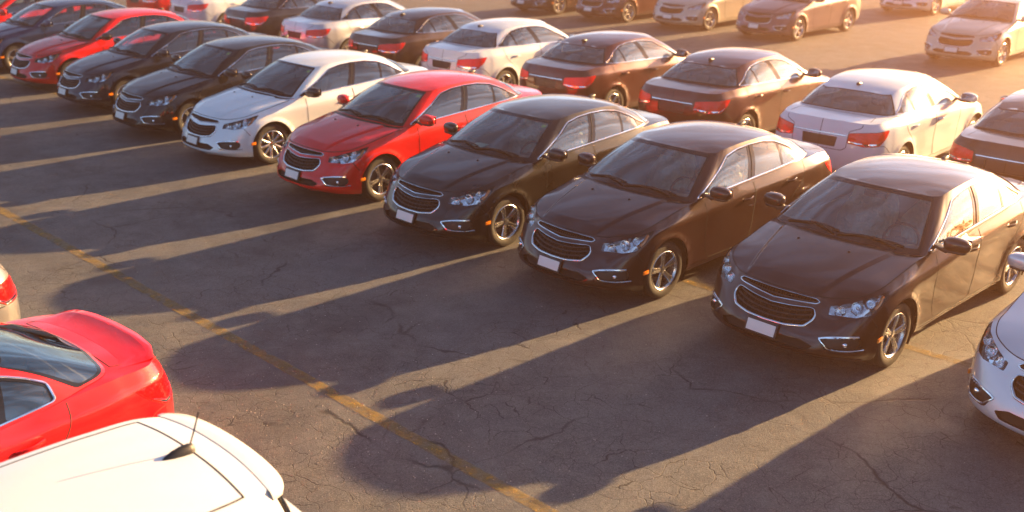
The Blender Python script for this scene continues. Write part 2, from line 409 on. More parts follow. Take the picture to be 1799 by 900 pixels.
def build_car_parts(hatch=False, small=False):
    parts = []                                   # (name, mesh, slot, parent index)
    def part(name, me, slot=None, parent=None):
        parts.append((name, me, slot, parent)); return len(parts)-1
    def patch_mesh(nm, pr, m): return new_mesh(nm, pr[0], pr[1], m, pr[2])
    BASE = PAINT['black']
    R = Ring(car_lines(), [1, .45, .25, .15, .55, .3]); R.bump = arch_bump; R.prep()
    # ---- edge curves of hood and boot, used by the caps
    uu = np.linspace(0, 8, 400); e = R.P(uu, np.full(400, R.NL-1-1e-6))
    fx, fy, fz = e[::-1, 0], e[::-1, 1], e[::-1, 2]
    uu = np.linspace(9, 16, 400); e = R.P(uu, np.full(400, R.NL-1-1e-6))
    rx, ry, rz = e[::-1, 0], e[::-1, 1], e[::-1, 2]
    hood_c = np.polyfit([2.025, 1.98, 1.90, 1.8, 1.7, 1.5, 1.29, 1.10, .9, .7], [.765, .788, .822, .852, .880, .932, .976, 1.008, 1.034, 1.055], 5)
    def hood_f(x, y):
        y = np.abs(y); ye = np.interp(x, fx, fy); ze = np.interp(x, fx, fz); zc = np.polyval(hood_c, np.minimum(x, 2.025))
        s = np.clip(y/(ye+1e-6), 0, 1.05)
        z = zc-(zc-ze)*s**2.6
        yr = np.interp(x, [1.1, 1.95], [.585, .40])
        t = np.clip((yr-y)/.052+.5, 0, 1); t = t*t*(3-2*t)
        return z+.019*t*np.clip((1-s)/.22, 0, 1)*np.clip((2.0-x)/.12, 0, 1)
    deck_c = np.polyfit([-1.3, -1.7, -1.85, -2.0, -2.12, -2.215], [1.12, 1.103, 1.094, 1.080, 1.070, 1.060], 3)
    def deck_f(x, y):
        y = np.abs(y); ye = np.interp(x, rx, ry); ze = np.interp(x, rx, rz); zc = np.polyval(deck_c, np.maximum(x, -2.215))
        s = np.clip(y/(ye+1e-6), 0, 1.05)
        return zc-(zc-ze)*s**3
    hoodS, deckS = Field(hood_f), Field(deck_f)
    # ---- greenhouse rings
    beltx = [.60, .20, -.22, -.60, -.95, -1.25]
    ex = np.concatenate([fx, rx[::1]]); o = np.argsort(ex); ex = ex[o]; ey = np.concatenate([fy, ry])[o]; ez = np.concatenate([fz, rz])[o]
    belt = [(x, np.interp(x, ex, ey)-.004, np.interp(x, ex, ez)+.002) for x in beltx]
    fr = [(1.105, 0), (1.065, .40), (.975, .66), (.905, .775)]
    G0 = [(x, y, hood_f(np.array([x]), np.array([y]))[0]+.004) for x, y in fr]+[(.84, np.interp(.84, fx, fy)-.004, np.interp(.84, fx, fz)+.002)]+belt
    if not hatch:
        re = [(-1.50, .755), (-1.66, .675), (-1.755, .40), (-1.79, 0)] if not small else [(-1.50, .757), (-1.71, .68), (-1.80, .40), (-1.83, 0)]
        G0 += [(x, y, deck_f(np.array([x]), np.array([y]))[0]+.004) for x, y in re]
        G2 = [(.375,0,1.418),(.345,.28,1.412),(.275,.47,1.394),(.225,.545,1.384),(.160,.592,1.384),(.06,.604,1.400),(-.16,.606,1.418),(-.42,.600,1.425),(-.68,.592,1.420),(-.92,.578,1.402),(-1.10,.560,1.374),(-1.215,.530,1.345),(-1.27,.475,1.338),(-1.325,.24,1.352),(-1.34,0,1.356)]
        rc = [(.375, 1.418), (.1, 1.455), (-.35, 1.477), (-.8, 1.462), (-1.1, 1.418), (-1.34, 1.356)]
        if small:
            G2[8:] = [(-.64,.592,1.424),(-.80,.582,1.412),(-.92,.566,1.396),(-1.00,.54,1.380),(-1.045,.475,1.378),(-1.09,.24,1.394),(-1.10,0,1.398)]
            rc = [(.375, 1.418), (.1, 1.455), (-.35, 1.477), (-.8, 1.452), (-1.1, 1.398)]
    else:
        re = [(-1.75, .760), (-1.98, .66), (-2.06, .38), (-2.09, 0)]
        G0 += [(x, y, deck_f(np.array([x]), np.array([y]))[0]+.004) for x, y in re]
        G2 = [(.375,0,1.448),(.345,.28,1.442),(.275,.47,1.424),(.225,.545,1.414),(.160,.600,1.414),(.06,.618,1.432),(-.16,.628,1.470),(-.42,.632,1.490),(-.75,.632,1.505),(-1.10,.628,1.508),(-1.45,.618,1.500),(-1.78,.580,1.480),(-1.90,.50,1.470),(-1.985,.26,1.478),(-2.01,0,1.482)]
        rc = [(.375, 1.448), (.1, 1.50), (-.35, 1.545), (-.8, 1.560), (-1.3, 1.552), (-1.7, 1.525), (-2.01, 1.482)]
    G0 = np.array(G0); G2 = np.array(G2)
    G1 = (G0+G2)/2
    for i in range(len(G1)):
        d = np.array([0, 1, .35]) if 4 <= i <= 10 else (np.array([.5, .2, 1]) if i < 4 else np.array([-.5, .2, 1]))
        d = d/np.linalg.norm(d); d[1] *= (0 if G1[i, 1] < 1e-6 else 1)
        G1[i] += d*(.026 if 4 <= i <= 10 else .022)
    G = Ring([G0, G1, G2], [0, 0, 0]); G.prep()
    o = np.argsort(G2[:, 0]); uu = np.linspace(0, G.NS-1, 600); e = G.P(uu, np.full(600, G.NL-1-1e-6)); o = np.argsort(e[:, 0])
    gx, gy, gz = e[o, 0], e[o, 1], e[o, 2]
    rcp = np.polyfit([a for a, b in rc], [b for a, b in rc], 4); rx0, rx1 = rc[0][0], rc[-1][0]
    def roof_f(x, y):
        y = np.abs(y); ye = np.interp(x, gx, gy); ze = np.interp(x, gx, gz); zc = np.polyval(rcp, np.clip(x, rx1, rx0))
        s = np.clip(y/(ye+1e-6), 0, 1.02)
        return zc-(zc-ze)*s**2.5
    roofS = Field(roof_f)
    # ================= lower body outlines
    def front(P, r=.02, step=.03, skip=()):
        q = densify(round_poly(P, r, skip=skip), step); return R.inv(np.stack([q[:, 0]*0, q[:, 0], q[:, 1]], 1), (0, 1, 1), (0, 5.2))
    def side(P, r=.03, step=.05, skip=(), ur=(4.4, 13.4)):
        q = densify(round_poly(P, r, skip=skip), step); return R.inv(np.stack([q[:, 0], q[:, 0]*0, q[:, 1]], 1), (1, 0, 1), ur)
    def rear(P, r=.02, step=.03, skip=()):
        q = densify(round_poly(P, r, skip=skip), step); return R.inv(np.stack([q[:, 0]*0, q[:, 0], q[:, 1]], 1), (0, 1, 1), (12.6, 16))
    def three(P, r=.02, step=.03, skip=()):
        q = densify(round_poly(P, r, skip=skip), step); return R.inv(q)
    UGh = [(0, .742), (.20, .744), (.395, .739), (.432, .716), (.405, .699), (.20, .687), (0, .671)]
    LGh = [(0, .630), (.20, .644), (.365, .661), (.405, .655), (.434, .603), (.425, .565), (.372, .507), (.20, .484), (0, .478)]
    ug = front(UGh, .012, skip=(0, 1, 5, 6)); lg = front(LGh, .02, skip=(0, 8))
    intake = front([(0, .392), (.38, .396), (.50, .352), (.44, .306), (0, .300)], .02, skip=(0, 4))
    fog = front([(.536, .432), (.60, .450), (.785, .455), (.822, .43), (.822, .365), (.79, .328), (.63, .325), (.59, .338)], .02)
    HL = [(2.012,.530,.628),(1.996,.531,.712),(1.90,.63,.735),(1.80,.712,.757),(1.683,.80,.790),(1.535,.862,.848),(1.60,.872,.775),(1.70,.868,.700),(1.81,.845,.655),(1.91,.745,.632)]
    hl = three(HL, .015)
    TLp = [(-2.27,.43,.770),(-2.25,.44,.905),(-2.18,.62,.925),(-2.08,.77,.935),(-1.84,.855,.948),(-1.93,.855,.85),(-2.07,.805,.745),(-2.20,.65,.735)]
    if hatch: TLp = [(-2.24,.60,.60),(-2.20,.60,.82),(-2.12,.71,.83),(-2.02,.80,.83),(-2.05,.82,.62),(-2.15,.75,.60)]
    tl = three(TLp, .02)
    rev = three([(-2.27,.437,.778),(-2.265,.445,.800),(-2.19,.64,.776),(-2.07,.803,.783),(-1.975,.846,.835),(-1.945,.853,.846),(-2.07,.805,.752),(-2.20,.65,.742)], .008)
    if hatch: rev = three([(-2.235,.61,.61),(-2.23,.61,.66),(-2.14,.74,.66),(-2.15,.74,.61)], .008)
    rplate = rear([(0, .835), (.275, .835), (.255, .690), (0, .690)], .015, skip=(0, 3))
    lid = rear([(0, 1.2), (.60, 1.2), (.585, .99), (.432, .93), (.425, .70), (.36, .655), (0, .655)], .02, skip=(0, 1, 6))
    vtop = R.NL-1
    fdoor = side([(.64, 1.2), (.665, .85), (.640, .45), (.585, .285), (-.205, .285), (-.262, .50), (-.272, .90), (-.255, 1.2)], .06, skip=(0, 7))
    rdoor = side([(-.262, 1.2), (-.279, .90), (-.269, .50), (-.212, .285), (-.86, .285), (-.92, .42), (-1.00, .60), (-1.14, .74), (-1.27, .83), (-1.34, .95), (-1.36, 1.2)], .06, skip=(0, 10))
    arcs = []
    for sx in (1, -1):
        a = np.linspace(-.5, PI+.5, 50)
        q = np.stack([sx*WX+ARCH*np.cos(a), WZ+ARCH*np.sin(a)], 1)
        q = np.vstack([q, [[sx*WX-.30, .05], [sx*WX+.30, .05]]])
        uv = R.inv(np.stack([q[:, 0], q[:, 0]*0, q[:, 1]], 1), (1, 0, 1), (4.3, 7.7) if sx > 0 else (10, 13.2))
        arcs.append(np.clip(uv, [0, 0], [99, vtop]))
    # bumper cover, split from the wing at the lamp
    bump = three([(2.27, 0, .18), (2.2, 0, .30), (2.16, 0, .56), (2.03, 0, .763)]+[], .0)
    sb = R.inv([(1.815, .846, .652), (1.78, .858, .60), (1.715, .87, .52), (1.66, .873, .47)])
    hl_in = R.inv([(2.005, .50, .758), (1.996, .531, .716), (2.012, .53, .625), (1.91, .745, .628)])
    fb = np.vstack([[(0, 0)], [(0, vtop)], [(hl_in[0][0], vtop)], hl_in[1:], sb, [(sb[-1][0]+.05, 0)]])
    fb = densify(fb, .15)
    rb = R.inv([(-1.70, .86, .45), (-1.80, .87, .60), (-1.95, .845, .725), (-2.07, .805, .735), (-2.20, .65, .725), (-2.27, .435, .68), (-2.30, .36, .648), (-2.30, 0, .648)])
    rb = densify(np.vstack([[(rb[0][0]-.05, 0)], rb, [(R.NS-1, 0)]]), .15)
    polys = [('front_bumper', fb), ('rear_bumper', rb), ('trunk_lid', lid), ('front_door', fdoor), ('rear_door', rdoor), ('upper_grille', ug), ('lower_grille', lg),
             ('intake', intake), ('fog', fog), ('headlight', hl), ('taillight', tl), ('reverse', rev), ('rplate', rplate), ('arch', arcs[0]), ('arch', arcs[1])]
    gu = []
    for k in range(R.NS-1):
        gu += list(np.linspace(k, k+1, 9 if k in (1, 2, 3, 4, 12, 13) else 7)[:-1])
    gu.append(R.NS-1); gv = np.linspace(0, vtop, 26)
    pts = [(a, b) for a in gu for b in gv]
    D = Domain(R, pts, polys)
    # ================= caps
    ev = lambda us: R.P(us, np.full(len(us), vtop-1e-6))
    ua = R.inv([(.84, np.interp(.84, fx, fy), np.interp(.84, fx, fz))])[0][0]
    edge = ev(np.linspace(0, ua, 90))[:, :2]
    gfr = G.P(np.linspace(4, 0, 60), np.zeros(60))[:, :2]
    edge[0, 1] = 0
    hout = np.vstack([edge, gfr[1:]])
    cow = gfr.copy(); cow[:, 0] += .055*np.clip((.83-cow[:, 1])/.05, 0, 1)
    cowl = np.vstack([gfr[::-1], cow[1:]]); cowl = np.vstack([gfr, cow[::-1][:-1]])
    hg = [(x, y*np.interp(x, fx, fy)) for x in np.linspace(.85, 2.0, 36) for y in np.linspace(0, .985, 22)]
    # remove the grid right at the outline
    DH = Domain(hoodS, [p for p in hg if pip(hout, np.array([p[0]]), np.array([p[1]+1e-4]))[0]], [('cowl', cowl)], hout,
                lines=[[(x, np.interp(x, [1.1, 1.95], [.585, .40])+o_) for x in np.linspace(1.0, 1.93, 40)] for o_ in (-.026, -.017, -.008, 0, .008, .017, .026)])
    ul = R.inv([(-1.25, np.interp(-1.25, rx, ry), np.interp(-1.25, rx, rz))])[0][0]
    edge = ev(np.linspace(ul, R.NS-1, 110))[:, :2]; edge[-1, 1] = 0
    grr = G.P(np.linspace(G.NS-1, 10, 60), np.zeros(60))[:, :2]
    dout = np.vstack([edge, grr[:-1]])
    dg = [(x, y*np.interp(x, rx, ry)) for x in np.linspace(-2.2, -1.3, 26) for y in np.linspace(0, .98, 20)]
    xl = -1.83 if not hatch else -2.12
    lidtop = [(xl, 0), (xl+.02, .40), (xl+.03, .60), (-2.02, .63), (-2.17, .55), (-2.24, .30), (-2.26, 0)]
    DD = Domain(deckS, [p for p in dg if pip(dout, np.array([p[0]]), np.array([p[1]+1e-4]))[0]], [('trunk_lid', densify(lidtop, .06))], dout)
    # ================= greenhouse outlines
    def gside(P, r=.03, step=.05, skip=()):
        q = densify(round_poly(P, r, skip=skip), step); return G.inv(np.stack([q[:, 0], q[:, 0]*0, q[:, 1]], 1), (1, 0, 1), (3.6, 11.2))
    bz = lambda x: float(np.interp(x, ex, ez))
    b1, b2 = .022, .030
    if not hatch:
        dlo = [(.78, bz(.78)+b1), (.30, 1.215), (.05, 1.340), (-.18, 1.378), (-.42, 1.389), (-.70, 1.382), (-.95, 1.345), (-1.16, 1.265), (-1.33, 1.165), (-1.47, bz(-1.47)+b1+.012), (-1.2, bz(-1.2)+b1), (-.6, bz(-.6)+b1), (0, bz(0)+b1), (.4, bz(.4)+b1)]
        wins = [[(.60, bz(.6)+b2), (.56, 1.062), (.29, 1.203), (.05, 1.322), (-.18, 1.362), (-.372, 1.372), (-.195, bz(-.195)+b2)],
                [(-.335, bz(-.33)+b2), (-.498, 1.374), (-.70, 1.366), (-.965, 1.322), (-.90, bz(-.9)+b2)],
                [(-.945, bz(-.945)+b2), (-1.008, 1.306), (-1.15, 1.250), (-1.268, 1.180), (-1.268, bz(-1.268)+b2)]]
    else:
        dlo = [(.78, bz(.78)+b1), (.30, 1.225), (.05, 1.365), (-.18, 1.415), (-.42, 1.440), (-.80, 1.452), (-1.15, 1.445), (-1.45, 1.38), (-1.60, 1.25), (-1.58, bz(-1.58)+.06), (-1.2, bz(-1.2)+b1), (-.6, bz(-.6)+b1), (0, bz(0)+b1), (.4, bz(.4)+b1)]
        wins = [[(.60, bz(.6)+b2), (.56, 1.062), (.29, 1.213), (.05, 1.345), (-.18, 1.396), (-.372, 1.42), (-.195, bz(-.195)+b2)],
                [(-.335, bz(-.33)+b2), (-.498, 1.425), (-.80, 1.434), (-1.08, 1.43), (-1.08, bz(-1.08)+b2)],
                [(-1.13, bz(-1.13)+b2+.01), (-1.13, 1.425), (-1.40, 1.37), (-1.55, 1.25), (-1.53, bz(-1.53)+.075)]]
    if small: dlo = dlo[:6]+[(-.95, 1.342), (-1.05, 1.312), (-1.17, 1.262), (-1.288, 1.195), (-1.295, bz(-1.295)+b1)]+dlo[10:]
    dl = gside(dlo, .04 if not small else .03); wn_ = [gside(w, .022) for w in wins]
    vm = G.NL-1
    ws_o = densify(round_poly([(0, .03), (3.28, .05), (3.20, 1.93), (0, 1.955)], .12, skip=(0, 3)), .12)
    ws_i = densify(round_poly([(0, .20), (2.95, .19), (3.02, 1.80), (0, 1.83)], .15, skip=(0, 3)), .12)
    ra, rb_ = (G.NS-1-3.05, G.NS-1-2.85) if not hatch else (G.NS-1-2.2, G.NS-1-2.05)
    rw_o = densify(round_poly([(G.NS-1, .06), (ra, .08), (ra+.05, 1.90), (G.NS-1, 1.92)], .12, skip=(0, 3)), .12)
    rw_i = densify(round_poly([(G.NS-1, .14), (rb_, .16), (rb_+.05, 1.80), (G.NS-1, 1.82)], .15, skip=(0, 3)), .12)
    gpts = [(a, b) for a in np.linspace(0, G.NS-1, (G.NS-1)*6+1) for b in np.linspace(0, vm, 15)]
    DG = Domain(G, gpts, [('frit', ws_o), ('windshield', ws_i), ('rfrit', rw_o), ('rear_window', rw_i), ('dlo', dl), ('w0', wn_[0]), ('w1', wn_[1]), ('w2', wn_[2])])
    re_ = G.P(np.linspace(0, G.NS-1, 200), np.full(200, vm-1e-6))[:, :2]; re_[0, 1] = 0; re_[-1, 1] = 0
    rg = [(x, y*np.interp(x, gx, gy)) for x in np.linspace(rx1+.02, rx0-.02, 34) for y in np.linspace(0, .985, 16)]
    DR = Domain(roofS, rg, [], re_)
    # ================= meshes
    body = part('body', patch_mesh('body', merge(D.both('body'), DD.both('body')), BASE), 'paint')
    ih = part('hood', patch_mesh('hood', DH.both('body'), BASE), 'paint')
    part('trunk_lid' if not hatch else 'tailgate', patch_mesh('trunk_lid', merge(D.both('trunk_lid'), DD.both('trunk_lid')), BASE), 'paint')
    roof = part('roof', patch_mesh('roof', merge(DR.both('body'), DG.both('body')), BASE), 'paint')
    fbump = part('front_bumper', patch_mesh('front_bumper', D.both('front_bumper'), BASE), 'paint')
    rbump = part('rear_bumper', patch_mesh('rear_bumper', D.both('rear_bumper'), BASE), 'paint')
    doors = []
    for nm in ('front_door', 'rear_door'):
        for sd_ in (1, -1): doors.append((nm, sd_, part(nm, patch_mesh(nm, D.patch(nm, 0, sd_), BASE), 'paint')))
    part('cowl', patch_mesh('cowl', DH.both('cowl', -.004), BLACK))
    fw = part('windshield', patch_mesh('windshield', DG.both('windshield', .001), GLASS))
    part('windshield_border', patch_mesh('windshield_border', DG.both('frit', .002), GLOSS), None, fw)
    rw = part('rear_window', patch_mesh('rear_window', DG.both('rear_window', .001), GLASS))
    part('window_border', patch_mesh('window_border', DG.both('rfrit', .002), GLOSS), None, rw)
    for sd_ in (1, -1):
        t = part('window_surround', patch_mesh('window_surround', DG.patch('dlo', -.003, sd_), GLOSS))
        P, Nn = loop3(G, dl); P = P*[1, sd_, 1]; Nn = Nn*[1, sd_, 1]
        part('window_trim', MB().sweep(P+Nn*.001, Nn, .009, .006, True).mesh('window_trim', CHROME), None, t)
        for i, w in enumerate(('w0', 'w1', 'w2')):
            part('side_window', patch_mesh('side_window', DG.patch(w, -.006, sd_), GLASS), None, t)
        # gap lines beside the pillars
        mb = MB()
        for xa, xb in ((-.43, -.262),):
            zz = np.linspace(bz(xb)+b2, 1.385, 12); xx = np.interp(zz, [zz[0], zz[-1]], [xb, xa])
            uv = G.inv(np.stack([xx, xx*0, zz], 1), (1, 0, 1), (3.6, 11.2)); P, Nn = loop3(G, uv)
            mb.sweep(P*[1, sd_, 1], Nn*[1, sd_, 1], .006, .003)
        part('pillar_gap', mb.mesh('pillar_gap', DARK), None, t)
    # panel gaps as recessed-looking dark seams
    mb = MB()
    def seam(uv, surf=R, w=.0045, closed=False, both=True, z=0.0005):
        P, Nn = loop3(surf, uv)
        for s_ in ((1, -1) if both else (1,)):
            mb.sweep(P*[1, s_, 1]+Nn*[1, s_, 1]*z, Nn*[1, s_, 1], w, .0016, closed, 5)
    for dpoly in (fdoor, rdoor): seam(dpoly[(dpoly[:, 1] < vtop-.02)])
    seam(R.inv(catmull([(1.815, .846, .652), (1.78, .858, .60), (1.73, .87, .53)], 4)))
    us = np.linspace(0, ua-.25, 70); seam(np.stack([us, np.full(70, vtop-.01)], 1), w=.005)
    seam(R.inv(catmull([(-1.80, .87, .60), (-1.95, .845, .725), (-2.05, .81, .74)], 4)))
    seam(lid[lid[:, 1] < vtop-.02], w=.005)
    q = densify(lidtop, .06, False); q = q[q[:, 0] > -2.03]
    if not hatch: seam(q, deckS, w=.005)
    part('panel_seam', mb.mesh('panel_seam', DARK), None, body)
    # ---- grilles
    for nm, uv, fr_, hw in (('upper_grille', ug, UGh, .009), ('lower_grille', lg, LGh, .013)):
        gi = part(nm, patch_mesh(nm, D.both(nm, -.055), DARK))
        P, Nn = loop3(R, uv)
        PP, NN = mirror_loop(P, Nn)
        zc_ = (PP[:, 2]-PP[:, 2].min())/(PP[:, 2].max()-PP[:, 2].min())
        hw = hw*(1.05-.55*np.clip(zc_*1.6-.5, 0, 1))
        part('grille_frame', MB().sweep(PP+NN*.002, NN, hw, .011, True, 10).mesh('grille_frame', CHROME), None, gi)
        v, f = walls(PP, NN, .055); part('grille_recess', new_mesh('grille_recess', v, f, DARK), None, gi)
        poly = np.array(fr_); poly = np.vstack([poly, (poly*[-1, 1])[::-1]])
        levels = [.545, .585, .625] if nm == 'lower_grille' else [.714]
        def bar(pts, hw_, hh_, off=.022):
            pts = np.array(pts); uv = R.inv(np.stack([pts[:, 0]*0, np.abs(pts[:, 0]), pts[:, 1]], 1), (0, 1, 1), (0, 5))
            P, Nn = loop3(R, uv); sg = np.where(pts[:, 0] < 0, -1, 1)[:, None]
            P = P*np.hstack([sg*0+1, sg, sg*0+1]); Nn = Nn*np.hstack([sg*0+1, sg, sg*0+1])
            return P-Nn*off, Nn, hw_, hh_
        for z0 in levels:
            ys = np.linspace(-.43, .43, 41); zz = z0+.05*(ys/.43)**2*(1 if nm == 'lower_grille' else .3)-(.02 if nm == 'lower_grille' else .012)
            ok = pip(poly, ys, zz); pts_ = np.stack([ys, zz], 1)[ok]
            if len(pts_) > 3: part('grille_slat', MB().sweep(*bar(pts_, .0085, .012)).mesh('grille_slat', BLACK), None, gi)
        mb = MB()
        for y0 in np.arange(-.39, .40, .065 if nm == 'lower_grille' else .03):
            zz = np.linspace(.47, .75, 29); ok = pip(poly, np.full(29, y0), zz)
            pts_ = np.stack([np.full(29, y0), zz], 1)[ok]
            if len(pts_) > 2: mb.sweep(*bar(pts_, .0035, .008, .028), n=4)
        gm = part('grille_mesh', mb.mesh('grille_mesh', BLACK), 'stuff', gi)
    part('air_intake', patch_mesh('air_intake', D.both('intake', -.04), DARK))
    P, Nn = loop3(R, intake); PP, NN = mirror_loop(P, Nn); v, f = walls(PP, NN, .04); part('intake_recess', new_mesh('intake_recess', v, f, BLACK), None, len(parts)-1)
    # plate
    c = R.P(0, 2.02)[0]; nn = R.Nrm(np.array([.02]), np.array([2.02]))[0]; ang = math.atan2(nn[2], nn[0])
    rot = Matrix.Rotation(-ang, 3, 'Y')
    br = part('plate_bracket', MB().box((c[0]+.012, 0, c[2]+.005), (.012, .170, .072), rot, .006).mesh('plate_bracket', BLACK))
    part('license_plate', MB().box((c[0]+.026, 0, c[2]+.006), (.003, .152, .053), rot, .002).mesh('license_plate', PLATE), None, br)
    # ---- lamps
    for sd_ in (1, -1):
        m3 = np.array([1, sd_, 1])
        P, Nn = loop3(R, fog); P = P*m3; Nn = Nn*m3
        fi = part('fog_light', patch_mesh('fog_light', D.patch('fog', -.035, sd_), BLACK))
        v, f = walls(P, Nn, .036); part('fog_recess', new_mesh('fog_recess', v, f, BLACK), None, fi)
        mb = MB()
        k = len(P); top = R.inv(np.array([(2.15, .532, .436), (2.10, .60, .450), (2.0, .70, .455), (1.90, .785, .455)]))
        bot = R.inv(np.array([(2.15, .534, .434), (2.12, .570, .385), (2.08, .60, .340), (2.0, .68, .328), (1.90, .765, .328), (1.85, .80, .33)]))
        for q, w in ((top, .011), (bot, .008)):
            q = catmull(q, 5); Pq, Nq = loop3(R, q); mb.sweep((Pq+Nq*.002)*m3, Nq*m3, w, .007)
        part('fog_trim', mb.mesh('fog_trim', CHROME), None, fi)
        led = MB()
        for y0 in np.linspace(.655, .775, 5):
            q = R.inv([(0, y0, .452)], (0, 1, 1), (0, 5.2)); Pq, Nq = loop3(R, q); led.box(Pq[0]*m3+Nq[0]*m3*.007, (.006, .009, .005))
        part('daytime_lamp', led.mesh('daytime_lamp', LENS if False else REFL), None, fi)
        lobe = R.inv([(0, .735, .385)], (0, 1, 1), (0, 5.2)); Pq, Nq = loop3(R, lobe)
        part('fog_bulb', MB().blob(Pq[0]*m3-Nq[0]*m3*.025, (.022, .028, .028), 2).mesh('fog_bulb', REFL), None, fi)
        # headlight: dark bowl, reflectors, clear lens
        hi = part('headlight', patch_mesh('headlight', D.patch('headlight', -.055, sd_), REFL))
        P, Nn = loop3(R, hl); v, f = walls(P*m3, Nn*m3, .056); part('lamp_housing', new_mesh('lamp_housing', v, f, GLOSS), None, hi)
        for (px, py, pz, r_) in ((1.955, .615, .675, .050), (1.845, .715, .700, .058), (1.745, .785, .733, .045)):
            q = R.inv([(px, py, pz)]); Pq, Nq = loop3(R, q); nd = Vector(Nq[0]*m3); nd = (nd+Vector((.9, 0, .1))).normalized()
            mb = MB(); prof = [(r_*math.sin(t), -r_*.7*math.cos(t)) for t in np.linspace(.25, 1.45, 8)]
            mb.lathe(prof, n=20, axis='x'); Rm = Vector((1, 0, 0)).rotation_difference(nd).to_matrix()
            off = Vector(Pq[0]*m3)-Vector(Nq[0]*m3)*.012
            mb.V = [tuple(Rm @ Vector(v_)+off) for v_ in mb.V]
            mb.blob(off-nd*.018, (.016, .016, .016), 2, None, 10, 6)
            part('lamp_reflector', mb.mesh('lamp_reflector', REFL), None, hi)
        q = R.inv(np.array([(1.62, .852, .80), (1.68, .86, .74), (1.74, .855, .70)])); Pq, Nq = loop3(R, catmull(q, 4))
        part('turn_lamp', MB().sweep((Pq-Nq*.02)*m3, Nq*m3, .016, .012).mesh('turn_lamp', AMBER), None, hi)
        part('lamp_lens', patch_mesh('lamp_lens', D.patch('headlight', .001, sd_), LENS), None, hi)
        q = three([(2.012,.528,.626),(1.996,.529,.714),(1.975,.512,.714),(1.985,.505,.628)], .004); Pq, Nq = loop3(R, q)
        # side marker
        Pq, Nq = loop3(R, R.inv([(1.70, 0, .402)], (1, 0, 1), (4.3, 6.5))); nd = Vector(Nq[0]*m3)
        Rm = Vector((0, sd_, 0)).rotation_difference(nd).to_matrix()
        part('side_marker', MB().box(Pq[0]*m3+Nq[0]*m3*.001, (.044, .007, .021), Rm, .005).mesh('side_marker', AMBER))
        # tail lamp
        ti = part('taillight', patch_mesh('taillight', D.patch('taillight', .003, sd_), TAIL))
        part('reverse_lamp', patch_mesh('reverse_lamp', D.patch('reverse', .003, sd_), REFL), None, ti)
        P, Nn = loop3(R, tl); part('lamp_seal', MB().sweep(P*m3, Nn*m3, .006, .003, True, 5).mesh('lamp_seal', DARK), None, ti)
        Pq, Nq = loop3(R, rev); part('lamp_divider', MB().sweep((Pq+Nq*.003)*m3, Nq*m3, .004, .003, True, 5).mesh('lamp_divider', TAIL), None, ti)
    # rear plate recess, chrome bar
    rp = part('plate_recess', patch_mesh('plate_recess', D.both('rplate', -.02), BLACK))
    P, Nn = loop3(R, rplate); PP, NN = mirror_loop(P, Nn); v, f = walls(PP, NN, .021); part('recess_rim', new_mesh('recess_rim', v, f, BLACK), None, rp)
    ys = np.linspace(-.40, .40, 25); q = R.inv(np.stack([ys*0, np.abs(ys), ys*0+.868], 1), (0, 1, 1), (12.6, 16)); Pq, Nq = loop3(R, q); sg = np.where(ys < 0, -1, 1)
    Pq[:, 1] *= sg; Nq[:, 1] *= sg
    part('chrome_bar', MB().sweep(Pq+Nq*.006, Nq, .010, .007).mesh('chrome_bar', CHROME))
    # lower sill trim and bumper insert
    # ---- mirrors
    for sd_ in (1, -1):
        mb = MB(); k = 14; nv = 10
        mb.blob((.60, 1.015*sd_, 1.083), (.082, .128, .074), 2.6, Matrix.Rotation(.16*sd_, 3, 'Z'), 24, 14)
        mb.V = [(x if x > .575 else .575-(.575-x)*.25, y, (z if z < 1.083 else 1.083+(z-1.083)*(1-.9*max(0, abs(y)-1.0)))-(0)) for x, y, z in mb.V]
        mi = part('mirror', mb.mesh('mirror', BASE, angle=60), 'mirror')
        part('mirror_arm', MB().box((.625, .885*sd_, 1.025), (.045, .07, .016), Matrix.Rotation(-.25*sd_, 3, 'X'), .01).blob((.60, 1.0*sd_, 1.022), (.072, .115, .022), 3).mesh('mirror_arm', BLACK), None, mi)
        part('mirror_glass', MB().box((.549, 1.015*sd_, 1.083), (.002, .105, .055), Matrix.Rotation(.16*sd_, 3, 'Z'), .001).mesh('mirror_glass', CHROME), None, mi)
    # ---- door handles
    for nm, sd_, ix in doors:
        x0, z0 = (-.115, .845) if nm == 'front_door' else (-1.03, .890)
        P, Nn = loop3(R, R.inv([(x0+.10, 0, z0-.004), (x0, 0, z0), (x0-.10, 0, z0+.004)], (1, 0, 1), (6, 12)))
        q = catmull(P+Nn*np.array([[.006], [.034], [.006]]), 5)*[1, sd_, 1]; nq = np.repeat(Nn[1:2], len(q), 0)*[1, sd_, 1]
        part('handle', MB().sweep(q, nq, .014, .009, n=8).mesh('handle', BASE), 'paint', ix)
    # sill strip
    for sd_ in (1, -1):
        xs = np.linspace(.93, -.93, 22); q = R.inv(np.stack([xs, xs*0, xs*0+.215], 1), (1, 0, 1), (6.5, 11)); P, Nn = loop3(R, q)
        part('sill', MB().sweep(P*[1, sd_, 1], Nn*[1, sd_, 1], .035, .012, n=8).mesh('sill', BASE), 'paint')
    # ---- wipers, washer jets, antenna
    for y0, y1 in ((-.60, .02), (.02, .64)):
        ys = np.linspace(y0, y1, 14); gxs = np.interp(ys, [-.775, -.66, -.40, 0, .40, .66, .775], [.905, .975, 1.065, 1.105, 1.065, .975, .905])-.03
        t = np.linspace(0, 1, 14); gxs = gxs-.05*np.sin(t*2.2)
        q = G.inv(np.stack([gxs, np.abs(ys), ys*0+1.04], 1), (1, 1, .2), (0, 3.6)); P, Nn = loop3(G, q); P[:, 1] *= np.sign(ys+1e-9); Nn[:, 1] *= np.sign(ys+1e-9)
        wi = part('wiper', MB().sweep(P+Nn*.014, Nn, .009, .009).mesh('wiper', BLACK))
